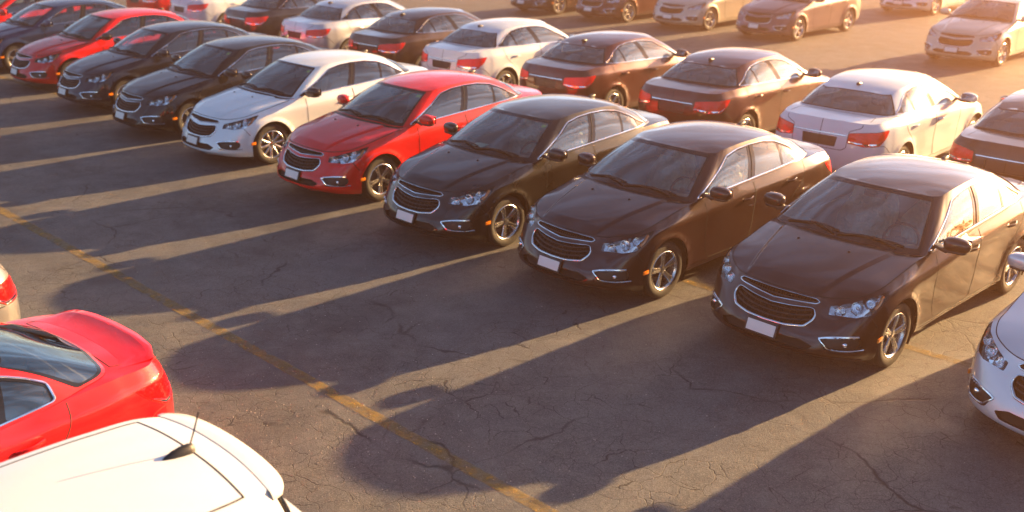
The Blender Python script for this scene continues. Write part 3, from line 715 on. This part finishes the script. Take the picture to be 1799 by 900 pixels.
        part('wiper_arm', MB().sweep([P[7]+Nn[7]*.025, (P[7]+P[12])/2+np.array([.03, 0, .022]), (P[12][0]+.05, P[12][1], P[12][2]+.005)], [Nn[7]]*3, .010, .007).mesh('wiper_arm', BLACK), None, wi)
    mb = MB()
    for y0 in (-.277, .277):
        z = hood_f(np.array([1.286]), np.array([y0]))[0]; mb.blob((1.286, y0, z+.002), (.014, .013, .007), 2.2, None, 10, 6)
        part('washer_jet', MB().blob((1.286, y0, z+.003), (.016, .014, .009), 2.2, None, 10, 6).mesh('washer_jet', BLACK), None, ih)
    ax = -1.17 if not hatch else -1.66
    az = roof_f(np.array([ax]), np.array([0.]))[0]
    if not hatch:
        part('antenna', MB().blob((ax, 0, az+.006), (.085, .028, .030), 2.2, Matrix.Rotation(.15, 3, 'Y'), 16, 10).mesh('antenna', BLACK), 'antenna')
    # ---- wheel wells, underbody
    for sx in (1, -1):
        for sd_ in (1, -1):
            a = np.linspace(-.55, PI+.55, 26); V = []; F = []
            for t in a:
                for y in (.862, .56): V.append((sx*WX+(ARCH+.012)*math.cos(t), y*sd_, WZ+(ARCH+.012)*math.sin(t)))
            F = [(2*i, 2*i+1, 2*i+3, 2*i+2) for i in range(25)]; F.append(tuple(range(1, 52, 2)))
            part('wheel_well', new_mesh('wheel_well', V, F, DARK, smooth=False))
    b0 = R.P(np.linspace(0, 16, 50), np.zeros(50)); V = [(x, y*.98, .235) for x, y, z in b0 if not (abs(abs(x)-WX) < .42 and y > .55)]
    V2 = [(x, -y, z) for x, y, z in V][::-1]
    part('underbody', new_mesh('underbody', V+V2[1:-1], [tuple(range(len(V)+len(V2)-2))], DARK, smooth=False))
    # ---- interior
    inn = part('interior', MB().box((-.35, 0, .30), (1.45, .74, .02)).box((-.55, .735, .64), (1.15, .012, .33)).box((-.55, -.735, .64), (1.15, .012, .33))
        .box((-1.42, 0, .72), (.03, .70, .33)).box((-1.58, 0, 1.045), (.17, .60, .008)).mesh('interior', DASH, False))
    part('headliner', patch_mesh('headliner', DR.both('body', -.035), HEADLINER), None, inn)
    mb = MB(); prof = [(1.06, .985), (.95, .992), (.80, .985), (.66, .965), (.57, .93), (.545, .86), (.60, .74), (.68, .60)]
    V = []; ysd = np.linspace(-.72, .72, 17)
    for x, z in prof:
        for y in ysd:
            V.append((x-.10*(y/.72)**2 - (.0 if x > .9 else .02*math.cos(y*9)), y, z + (.018*math.exp(-((y-.37)/.16)**2) if x < .8 else 0)))
    F = [(i*17+j, i*17+j+1, (i+1)*17+j+1, (i+1)*17+j) for i in range(len(prof)-1) for j in range(16)]
    part('dashboard', new_mesh('dashboard', V, F, DASH))
    sw = MB(); rot = Matrix.Rotation(-.42, 3, 'Y'); cc = Vector((.43, .37, .915))
    ring = [rot @ Vector((0, .185*math.cos(t), .185*math.sin(t)))+cc for t in np.linspace(0, 2*PI, 33)[:-1]]
    nr = [(p-cc).normalized() for p in ring]; sw.sweep(ring, nr, .014, .014, True, 8); sw.box(cc, (.02, .06, .045), rot, .012)
    sw.box(cc, (.008, .18, .016), rot, .004); sw.box(cc+(rot @ Vector((0, 0, -.09))), (.008, .018, .09), rot, .004)
    part('steering_wheel', sw.mesh('steering_wheel', BLACK))
    def seat_mesh(w):
        mb = MB(); mb.box((-.02, 0, .50), (.26, w, .085), Matrix.Rotation(-.08, 3, 'Y'), .05)
        mb.box((-.36, 0, .79), (.075, w*.96, .31), Matrix.Rotation(-.30, 3, 'Y'), .055)
        return mb
    for sy in (1, -1):
        mb = seat_mesh(.25); mb.V = [(x, y+.37*sy, z) for x, y, z in mb.V]
        si = part('front_seat', mb.mesh('front_seat', SEAT))
        part('headrest', MB().box((-.50, .37*sy, 1.155), (.05, .13, .09), Matrix.Rotation(-.22, 3, 'Y'), .04).box((-.475, .37*sy, 1.05), (.01, .06, .06)).mesh('headrest', SEAT), None, si)
        rnd = random.Random(3 if sy > 0 else 8); mb = MB(); nu, nv = 16, 22; V = []
        for j in range(nv):
            t = j/(nv-1)
            for i in range(nu):
                s_ = (i/(nu-1)-.5)*2
                z = 1.29-.70*t; x = -.46+.36*t*.78+.055 - .05*abs(s_)**3
                wd = .20+.13*min(1, t*2.2)
                fold = .022*math.sin(s_*9+6*t+sy)*math.sin(3.1*t*3+s_*2)+.016*math.sin(s_*17-4*t)
                V.append((x+fold+.03, .37*sy+s_*wd+.03*math.sin(8*t+sy), z+.02*math.cos(s_*5)-.06*s_*s_))
        F = [(j*nu+i, j*nu+i+1, (j+1)*nu+i+1, (j+1)*nu+i) for j in range(nv-1) for i in range(nu-1)]
        part('seat_cover', new_mesh('seat_cover', V, F, FILM), 'film%d' % sy, si)
    mb = seat_mesh(.66); mb.V = [(x-.92, y, z+.02) for x, y, z in mb.V]
    bsi = part('rear_seat', mb.mesh('rear_seat', SEAT))
    for sy in (1, 0, -1):
        part('headrest', MB().box((-1.40, .40*sy, 1.12), (.045, .12, .06), None, .03).mesh('headrest', SEAT), None, bsi)
    mi = part('rear_view_mirror', MB().box((.34, 0, 1.315), (.018, .12, .035), Matrix.Rotation(.1, 3, 'Z'), .012).blob((.405, 0, 1.345), (.05, .055, .030), 2.5).mesh('rear_view_mirror', BLACK))
    uv = np.array([(2.2, 1.60), (2.78, 1.60), (2.80, 1.74), (2.2, 1.74)]); P, Nn = loop3(G, uv)
    V_ = np.vstack([P-Nn*.008, P-Nn*.010]); F_ = [(0, 1, 2, 3), (7, 6, 5, 4)]
    part('sticker', new_mesh('sticker', V_, F_, STICKER, smooth=False), 'sticker')
    # ---- boot spoiler (only some cars)
    if not hatch:
        ys = np.linspace(-.66, .66, 41); V = []; pr = []
        for y in ys:
            xe = float(np.interp(abs(y), [0, .28, .53, .70], [-2.195, -2.185, -2.150, -2.06])); a = max(0, 1-(abs(y)/.67)**6)
            z0 = float(deck_f(np.array([xe+.02]), np.array([y]))[0])
            for dx, dz in ((.24, .001), (.12, .011*a+.002), (.02, .034*a+.004), (-.03, .046*a+.004), (-.034, .034*a+.002), (-.004, -.006)):
                zz = float(deck_f(np.array([min(xe+dx, -1.84)]), np.array([y]))[0]) if dx > .05 else z0
                V.append((xe+dx, y, zz+dz))
        F = [(i*6+j, (i+1)*6+j, (i+1)*6+j+1, i*6+j+1) for i in range(40) for j in range(5)]
        part('spoiler', new_mesh('spoiler', V, F, BASE), 'spoiler')
    else:
        # roof: dark ditch lines, rear seam, aerial
        for sd_ in (1, -1):
            xs = np.linspace(.15, -1.72, 40); ysd = np.interp(xs, gx, gy)*.90; P = roofS.P(xs, ysd); Nn = roofS.Nrm(xs, ysd)
            part('roof_ditch', MB().sweep(P*[1, sd_, 1], Nn*[1, sd_, 1], .007, .0025, n=6).mesh('roof_ditch', DARK), None, roof)
        ys = np.linspace(-.545, .545, 31); xs = -1.72-.03*(1-(ys/.55)**2); P = roofS.P(xs, ys); Nn = roofS.Nrm(xs, ys)
        part('roof_seam', MB().sweep(P, Nn, .006, .0025).mesh('roof_seam', DARK), None, roof)
        ys = np.linspace(-.57, .57, 41); V = []
        for y in ys:
            x0 = -1.90+.05*(abs(y)/.6)**2; a = .75-.30*(abs(y)/.57)**10
            z0 = float(roofS.P(x0, y)[0, 2])
            for dx, dz in ((0, .003), (.07*a, .002), (.15*a, -.010), (.165*a, -.022), (.155*a, -.045), (.02, -.06)): V.append((x0-dx, y, z0+dz))
        F = [(i*6+j, i*6+j+1, (i+1)*6+j+1, (i+1)*6+j) for i in range(40) for j in range(5)]+[tuple(range(6))[::-1], tuple(range(240, 246))]
        part('roof_spoiler', new_mesh('roof_spoiler', V, F, BASE), 'paint')
        am = MB()
        ks = [(-.085, .004, .004), (-.06, .017, .020), (-.02, .028, .034), (.03, .033, .042), (.075, .032, .042), (.098, .026, .034), (.105, .014, .018)]
        V = []
        for dx, w_, h_ in ks:
            for j in range(9):
                t = PI*j/8; V.append((ax-dx, w_*math.cos(t), az-.006+max(0, (h_+.006)*math.sin(t))))
        F = [(i*9+j, i*9+j+1, (i+1)*9+j+1, (i+1)*9+j) for i in range(len(ks)-1) for j in range(8)]+[tuple(range(54, 63))]
        ai = part('antenna', am.add(V, F).mesh('antenna', BLACK, True, 60))
        mp = np.array([(ax-.085, 0, az+.03), (ax-.12, 0, az+.11), (ax-.155, 0, az+.20)])
        part('antenna_mast', MB().sweep(mp, [(1, 0, .3)]*3, .0045, .0045, n=8).mesh('antenna_mast', BLACK), None, ai)
    return parts

# ------------------------------------------------------------------ wheels
def wheel_meshes(spokes):
    ty = MB().lathe([(.212, -.085), (.232, -.100), (.285, -.108), (.312, -.098), (.323, -.075), (.325, 0), (.323, .070), (.312, .093), (.285, .104), (.232, .097), (.214, .085)], n=48)
    for r in (-.045, -.015, .015, .045): ty.lathe([(.3255, r-.004), (.321, r-.004), (.321, r+.004), (.3255, r+.004)], n=48)
    tyre = ty.mesh('tyre', RUBBER)
    rim = MB().lathe([(.218, .084), (.222, .092), (.216, .096), (.206, .088), (.198, .060), (.192, -.03), (.20, -.085)], n=48)
    if spokes == 5:
        for k in range(5):
            a = 2*PI*k/5+PI/2
            for d in (-1, 1):
                q = [(.040, .060), (.10, .068), (.16, .076), (.205, .078)]
                P = [(r*math.cos(a+d*(.16 if r < .08 else .115-.02*(r-.1)/.1)), h, r*math.sin(a+d*(.16 if r < .08 else .115))) for r, h in q]
                rim.sweep(catmull(P, 3), [(0, 1, 0)]*10, .0155, .013, n=8)
    else:
        for k in range(spokes):
            a = 2*PI*k/spokes+PI/2
            P = [(r*math.cos(a), h, r*math.sin(a)) for r, h in ((.03, .062), (.09, .072), (.15, .078), (.206, .080))]
            c0 = catmull(P, 3); rim.sweep(c0, [(0, 1, 0)]*10, .020 if k % 2 == 0 else .017, .009, n=8)
    rim.lathe([(.0, .074), (.03, .073), (.052, .066), (.060, .05), (.060, .02)], n=24)
    rm = rim.mesh('rim', ALLOY)
    nuts = MB()
    for k in range(5):
        a = 2*PI*k/5; nuts.lathe([(.0, .075), (.008, .074), (.009, .06)], c=(.040*math.cos(a), 0, .040*math.sin(a)), n=8)
    nm = nuts.mesh('wheel_nuts', BRAKE)
    disc = MB().lathe([(.0, -.01), (.15, -.012), (.15, -.03), (.19, -.05), (.19, -.09), (0, -.09)], n=32).mesh('brake_disc', BRAKE)
    return tyre, rm, nm, disc

# ------------------------------------------------------------------ parking the cars
SEDAN = build_car_parts(False)
HATCH = build_car_parts(True)
SMALL = build_car_parts(False, True)
WHEEL = {5: wheel_meshes(5), 10: wheel_meshes(10)}
def tag(o, label=None, cat=None, group=None, kind=None):
    if label: o['label'] = label
    if cat: o['category'] = cat
    if group: o['group'] = group
    if kind: o['kind'] = kind
    return o
def override(o, m):
    o.material_slots[0].link = 'OBJECT'; o.material_slots[0].material = m
def place_car(name, x, y, th, colour, label, group, parts=SEDAN, spokes=5, mirror='paint', film=(), sticker=False, spoiler=False, steer=0., cat='car'):
    root = bpy.data.objects.new(name, None); C.objects.link(root); root.empty_display_size = .3
    root.location = (x, y, 0); root.rotation_euler = (0, 0, th); tag(root, label, cat, group)
    made = {}
    for i, (nm, me, slot, par) in enumerate(parts):
        if slot in ('film1', 'film-1') and slot not in film: continue
        if slot == 'sticker' and not sticker: continue
        if slot == 'spoiler' and not spoiler: continue
        o = link(nm, me, made[par] if par is not None else root); made[i] = o
        if slot in ('paint', 'spoiler') or (slot == 'mirror' and mirror == 'paint'): override(o, PAINT[colour])
        elif slot == 'mirror': override(o, GLOSS)
        if slot == 'stuff': o['kind'] = 'stuff'
    ty, rm, nu, di = WHEEL[spokes]
    for sx in (1, -1):
        for sd_ in (1, -1):
            w = link('wheel', ty, root); w.location = (sx*WX, .775*sd_, WR)
            w.rotation_euler = (0, (x*7+sx+sd_*2.3) % 6.28, (0 if sd_ > 0 else PI)+(steer if sx > 0 else 0))
            link('rim', rm, w); link('wheel_nuts', nu, w); link('brake_disc', di, w)
    return root
T = -2.378; TB = T+PI+.05
FRONT = 'cars parked nose out in the front row'
BACKS = 'cars parked tail out in the second row'
FAR = 'cars parked in the far row'
place_car('parked_car', 5.80, 8.58, -2.375, 'silver', 'silver sedan cut off by the right edge, only its front corner and headlight showing', FRONT)
place_car('parked_car', 3.987, 10.475, -2.385, 'flare_black', 'nearest dark sedan, with clear plastic draped over both front seats', FRONT, film=('film1', 'film-1'))
place_car('parked_car', 2.058, 12.162, -2.388, 'flare_black', 'black sedan with flare-tinted paint in the middle of the three nearest dark ones', FRONT, film=('film1', 'film-1'))
place_car('parked_car', .296, 13.836, -2.365, 'black', 'black sedan right beside the sharp red one, pale paper sheet on its dashboard', FRONT, film=('film1', 'film-1'), sticker=True)
place_car('parked_car', -1.48, 15.737, -2.365, 'red', 'sharp bright red sedan parked between the pale silver sedan and a black one', FRONT, sticker=True)
place_car('parked_car', -3.457, 17.724, -2.365, 'pale', 'pale silver sedan with black mirrors, nose out between red and black sedans', FRONT, spokes=10, mirror='black', sticker=True)
place_car('parked_car', -5.216, 19.47, -2.370, 'black', 'black sedan with chrome grille rim parked directly beside the pale silver sedan', FRONT, sticker=True)
place_car('parked_car', -7.062, 21.541, -2.372, 'navy', 'dark blue-black sedan parked next to the far red sedan', FRONT)
place_car('parked_car', -8.941, 23.66, -2.372, 'red', 'blurred red sedan towards the far left end of the front row', FRONT, mirror='black')
place_car('parked_car', -11.05, 25.70, -2.372, 'blue', 'deep blue sedan beyond the blurred red one at the far left', FRONT)
place_car('parked_car', -13.0, 27.7, -2.372, 'red', 'red car just peeking in at the top left corner', FRONT)
place_car('parked_car', 8.05, 14.88, TB, 'brown', 'dark sedan with flare-warmed paint, tail out, cut by the right edge', BACKS)  # black car; the flare's warm tint is put into its paint
place_car('parked_car', 6.05, 16.48, TB, 'white', 'white sedan tail out in the glare behind the nearest dark sedan', BACKS)
place_car('parked_car', 4.20, 18.62, TB, 'maroon', 'sedan with flare-tinted dark paint, tail out, beside the white sedan in the glare', BACKS)
place_car('parked_car', 2.18, 20.70, TB, 'maroon', 'dark sedan with flare-red paint, tail out, between another dark sedan and a white one', BACKS)
place_car('parked_car', .16, 22.62, TB, 'white', 'white sedan tail out, behind the sharp red sedan', BACKS)
place_car('parked_car', -1.63, 24.50, TB, 'brown', 'dark brown sedan tail out, between a silver and a white sedan', BACKS)
place_car('parked_car', -3.58, 26.62, TB, 'silver', 'silver sedan tail out, between navy and brown sedans', BACKS)
place_car('parked_car', -5.52, 28.79, TB, 'navy', 'navy sedan tail out near the top edge of the photo', BACKS)
place_car('parked_car', -7.75, 31.40, TB, 'white', 'white sedan tail out at the top edge, left of the navy one', BACKS)
place_car('parked_car', -9.75, 33.60, TB, 'red', 'red sedan tail out at the very top, barely in view', BACKS)
place_car('parked_car', 12.17, 26.70, T, 'champagne', 'pale gold sedan alone in the strongest glare at the top right', FAR)
place_car('parked_car', 8.30, 30.70, T, 'mauve', 'mauve sedan seen from the front in the far row', FAR)
place_car('parked_car', 6.20, 32.66, T, 'champagne', 'pale beige sedan in the far row beside the mauve one', FAR)
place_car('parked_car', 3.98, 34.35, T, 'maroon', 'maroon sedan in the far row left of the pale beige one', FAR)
place_car('parked_car', 1.92, 36.26, T, 'brown', 'brown sedan leftmost of the far row, front wheel in view', FAR)
place_car('parked_car', 14.2, 36.2, T, 'silver', 'blurred silver car farthest back, behind the gap beside the mauve sedan', 'cars parked beyond the far row')
place_car('parked_car', -4.48, 5.70, -2.255, 'red', 'red sedan with boot spoiler in the foreground, rear towards the aisle', 'cars in the foreground row', parts=SMALL, spoiler=True)
place_car('parked_car', -6.58, 7.72, -2.342, 'grey', 'grey sedan at the left edge, only its tail lamp corner in view', 'cars in the foreground row')
place_car('parked_hatchback', -2.914, 3.575, -2.335, 'white', 'white hatchback seen from above, black aerial at the back of its roof', 'cars in the foreground row', parts=HATCH, cat='hatchback')
# a sheet of paper lying on the dashboard of the black sedan beside the red one
_p = MB(); _th = -2.365
for i in range(7):
    for j in range(2): _p.V.append((-.14+.28*j, -.10+.2*i/6, .004*math.sin(i*1.1)+.002*j))
_p.F = [(2*i, 2*i+1, 2*i+3, 2*i+2) for i in range(6)]
po = tag(link('paper_sheet', _p.mesh('paper_sheet', PAPER)), 'pale green-white paper sheet on the dashboard of the black sedan beside the red one', 'paper')
po.location = (.296+.80*math.cos(_th)+.25*math.sin(_th), 13.836+.80*math.sin(_th)-.25*math.cos(_th), 1.000); po.rotation_euler = (0, 0, _th+.25)
# ------------------------------------------------------------------ ground
G_ = bpy.data.materials.new('asphalt'); G_.use_nodes = True
def asphalt():
    m = G_; b = m.node_tree.nodes['Principled BSDF']
    tc = N(m, 'ShaderNodeTexCoord')
    def noise(sc, det=6, rough=.6, dist=0.):
        n = N(m, 'ShaderNodeTexNoise'); n.inputs['Scale'].default_value = sc; n.inputs['Detail'].default_value = det
        n.inputs['Roughness'].default_value = rough; n.inputs['Distortion'].default_value = dist
        L(m, tc.outputs['Object'], n.inputs['Vector']); return n.outputs[0]
    def ramp(src, a, b_, lo=0., hi=1.):
        r = N(m, 'ShaderNodeMapRange'); r.interpolation_type = 'SMOOTHSTEP'
        r.inputs[1].default_value = a; r.inputs[2].default_value = b_; r.inputs[3].default_value = lo; r.inputs[4].default_value = hi
        L(m, src, r.inputs[0]); return r.outputs[0]
    def mix(f, c1, c2, mode='MIX'):
        x = N(m, 'ShaderNodeMixRGB', blend_type=mode)
        for i, c in ((0, f), (1, c1), (2, c2)):
            if isinstance(c, tuple): x.inputs[i].default_value = (*c, 1)
            elif isinstance(c, (int, float)): x.inputs[i].default_value = c
            else: L(m, c, x.inputs[i])
        return x.outputs[0]
    def math_(op, a, b_):
        x = N(m, 'ShaderNodeMath', operation=op)
        for i, c in ((0, a), (1, b_)):
            if isinstance(c, (int, float)): x.inputs[i].default_value = c
            else: L(m, c, x.inputs[i])
        return x.outputs[0]
    # warped coordinates so that the cracks wander
    wn_ = N(m, 'ShaderNodeTexNoise'); wn_.inputs['Scale'].default_value = 1.6; wn_.inputs['Detail'].default_value = 5
    L(m, tc.outputs['Object'], wn_.inputs['Vector'])
    wa = N(m, 'ShaderNodeVectorMath', operation='MULTIPLY_ADD'); wa.inputs[1].default_value = (.55, .55, 0)
    L(m, wn_.outputs['Color'], wa.inputs[0]); L(m, tc.outputs['Object'], wa.inputs[2])
    def cracks(sc, width):
        v = N(m, 'ShaderNodeTexVoronoi', feature='DISTANCE_TO_EDGE'); v.inputs['Scale'].default_value = sc
        L(m, wa.outputs[0], v.inputs['Vector']); return ramp(v.outputs['Distance'], 0, width, 1, 0)
    big = math_('MULTIPLY', cracks(.42, .007), ramp(noise(.5, 3), .48, .60))
    small = math_('MULTIPLY', cracks(4.2, .016), ramp(noise(.8, 4), .40, .56))
    fine = math_('MULTIPLY', cracks(9.5, .03), ramp(noise(1.1, 4), .46, .62, 0, .7))
    crack = math_('MAXIMUM', big, math_('MAXIMUM', small, fine))
    base = mix(ramp(noise(.35, 5), .3, .7), (.060, .062, .064), (.100, .102, .102))
    base = mix(ramp(noise(3.0, 8, .7), .35, .75), base, (.125, .125, .120))
    sp = N(m, 'ShaderNodeTexVoronoi'); sp.inputs['Scale'].default_value = 130; L(m, tc.outputs['Object'], sp.inputs['Vector'])
    agg = N(m, 'ShaderNodeSeparateColor'); L(m, sp.outputs['Color'], agg.inputs[0])
    base = mix(ramp(agg.outputs[0], .55, 1.0, 0, .55), base, (.20, .195, .18))
    base = mix(ramp(agg.outputs[1], .72, 1.0, 0, .6), base, (.03, .028, .027))
    stain = math_('MULTIPLY', ramp(noise(.22, 4, .6, 1.2), .52, .66), .55)
    base = mix(stain, base, (.042, .043, .044))
    base = mix(math_('MULTIPLY', crack, .9), base, (.012, .012, .012))
    # pale dusty scuffs, stretched along the aisle
    mp_ = N(m, 'ShaderNodeMapping'); mp_.inputs['Rotation'].default_value = (0, 0, .8); mp_.inputs['Scale'].default_value = (.9, 5., 1)
    L(m, tc.outputs['Object'], mp_.inputs[0]); ns = N(m, 'ShaderNodeTexNoise'); ns.inputs['Scale'].default_value = 1.3; ns.inputs['Detail'].default_value = 9; ns.inputs['Roughness'].default_value = .75
    L(m, mp_.outputs[0], ns.inputs['Vector'])
    base = mix(ramp(ns.outputs[0], .56, .75, 0, .45), base, (.20, .195, .185))
    L(m, base, b.inputs['Base Color'])
    L(m, ramp(noise(2.5, 5), .3, .7, .62, .85), b.inputs['Roughness'])
    b.inputs['Specular IOR Level'].default_value = .35
    h = math_('ADD', math_('MULTIPLY', noise(70, 4), .5), math_('MULTIPLY', crack, -.4))
    h = math_('ADD', h, math_('MULTIPLY', noise(6, 5), .8))
    bp = N(m, 'ShaderNodeBump'); bp.inputs['Strength'].default_value = .55; bp.inputs['Distance'].default_value = .012
    L(m, h, bp.inputs['Height']); L(m, bp.outputs[0], b.inputs['Normal'])
asphalt()
gm = bpy.data.meshes.new('asphalt'); gs = 1500
gm.from_pydata([(-gs, -gs, 0), (gs, -gs, 0), (gs, gs, 0), (-gs, gs, 0)], [], [(0, 1, 2, 3)]); gm.materials.append(G_)
tag(link('asphalt_ground', gm), kind='structure')
# painted lines, worn through in places
YEL = bpy.data.materials.new('worn yellow paint'); YEL.use_nodes = True
def yellow(m):
    b = m.node_tree.nodes['Principled BSDF']; o = m.node_tree.nodes['Material Output']
    tc = N(m, 'ShaderNodeTexCoord'); n = N(m, 'ShaderNodeTexNoise'); n.inputs['Scale'].default_value = 9; n.inputs['Detail'].default_value = 10; n.inputs['Roughness'].default_value = .72
    L(m, tc.outputs['Object'], n.inputs['Vector'])
    r = N(m, 'ShaderNodeMapRange'); r.inputs[1].default_value = .40; r.inputs[2].default_value = .62; r.inputs[3].default_value = .10; r.inputs[4].default_value = .66
    L(m, n.outputs[0], r.inputs[0])
    mx = N(m, 'ShaderNodeMixShader'); tr = N(m, 'ShaderNodeBsdfTransparent')
    b.inputs['Base Color'].default_value = (.30, .19, .03, 1); b.inputs['Roughness'].default_value = .8
    L(m, r.outputs[0], mx.inputs[0]); L(m, tr.outputs[0], mx.inputs[1]); L(m, b.outputs[0], mx.inputs[2]); L(m, mx.outputs[0], o.inputs[0])
yellow(YEL)
def line(a, b, w):
    a = Vector((*a, .004)); b = Vector((*b, .004)); d = (b-a).normalized(); n = Vector((-d.y, d.x, 0))*w/2
    rnd = random.Random(5); k = int((b-a).length/.12); V = []; F = []
    for i in range(k+1):
        p = a+(b-a)*i/k; j = 1+rnd.uniform(-.09, .09); V += [p-n*j, p+n*(1+rnd.uniform(-.09, .09))]
    F = [(2*i, 2*i+2, 2*i+3, 2*i+1) for i in range(k)]
    me = bpy.data.meshes.new('yellow_line'); me.from_pydata(V, [], F); me.materials.append(YEL)
    return tag(link('yellow_line', me), kind='structure')
line((-22, 28.4), (3.0, 3.83), .125)
line((-16, 27.6), (12, 1.95), .11)
# loose grit on the worn aisle
rnd = random.Random(2); mb = MB()
for _ in range(1500):
    x = rnd.gauss(-2.2, 1.7); y = rnd.gauss(6.9, 1.7); s = rnd.uniform(.003, .009)
    q = [(x+s*rnd.uniform(.6, 1.2)*math.cos(t), y+s*rnd.uniform(.6, 1.2)*math.sin(t), .0) for t in (0, 1.57, 3.1, 4.7)]
    mb.add(q+[(x, y, s*.9)], [(0, 1, 4), (1, 2, 4), (2, 3, 4), (3, 0, 4)])
tag(link('gravel', mb.mesh('gravel', noise_rough(mat('grit', (.38, .35, .31), .8), .7, .9), False)), 'pale loose grit scattered over the sunlit asphalt in front of the red sedan', 'grit', None, 'stuff')
# ------------------------------------------------------------------ tree belt beyond the lot, seen mirrored in the side glass
rnd = random.Random(11); mb = MB()
LEAF = noise_rough(mat('belt leaves', (.07, .085, .03), .8), .7, .9)
for k in range(2600):
    az = math.radians(rnd.uniform(-62, 47)); d = 74+rnd.gauss(0, 3.5); top = 4.6+1.3*math.sin(az*9)+.9*math.sin(az*23+1)
    z = max(.4, min(5.6, .85*top*math.sqrt(rnd.random())+rnd.gauss(0, .4))); r = rnd.uniform(.35, .95)
    c = Vector((d*math.cos(az), d*math.sin(az), z)); a = Vector((rnd.gauss(0, 1), rnd.gauss(0, 1), rnd.gauss(0, 1))).normalized(); b = a.orthogonal().normalized()*r; e2 = a.cross(b).normalized()*r*rnd.uniform(.5, 1)
    mb.add([c-b, c-e2*.8, c+b, c+e2, c+a*r*.5], [(0, 1, 4), (1, 2, 4), (2, 3, 4), (3, 0, 4)])
tag(link('treeline', mb.mesh('treeline', LEAF, False)), kind='stuff')
# ------------------------------------------------------------------ haze, added to stand in for the lens flare's warm glow
HZ = bpy.data.materials.new('flare haze'); HZ.use_nodes = True; HZ.node_tree.nodes.clear()
o = N(HZ, 'ShaderNodeOutputMaterial'); pv = N(HZ, 'ShaderNodeVolumePrincipled')
pv.inputs['Color'].default_value = (1, .53, .33, 1); pv.inputs['Density'].default_value = .0068; pv.inputs['Anisotropy'].default_value = .87
L(HZ, pv.outputs[0], o.inputs['Volume'])
USE_HAZE = True
if USE_HAZE:
    mb = MB().box((0, 0, 2.7), (1600, 1600, 3.7))
    tag(link('haze', mb.mesh('haze', HZ, False)), kind='stuff')
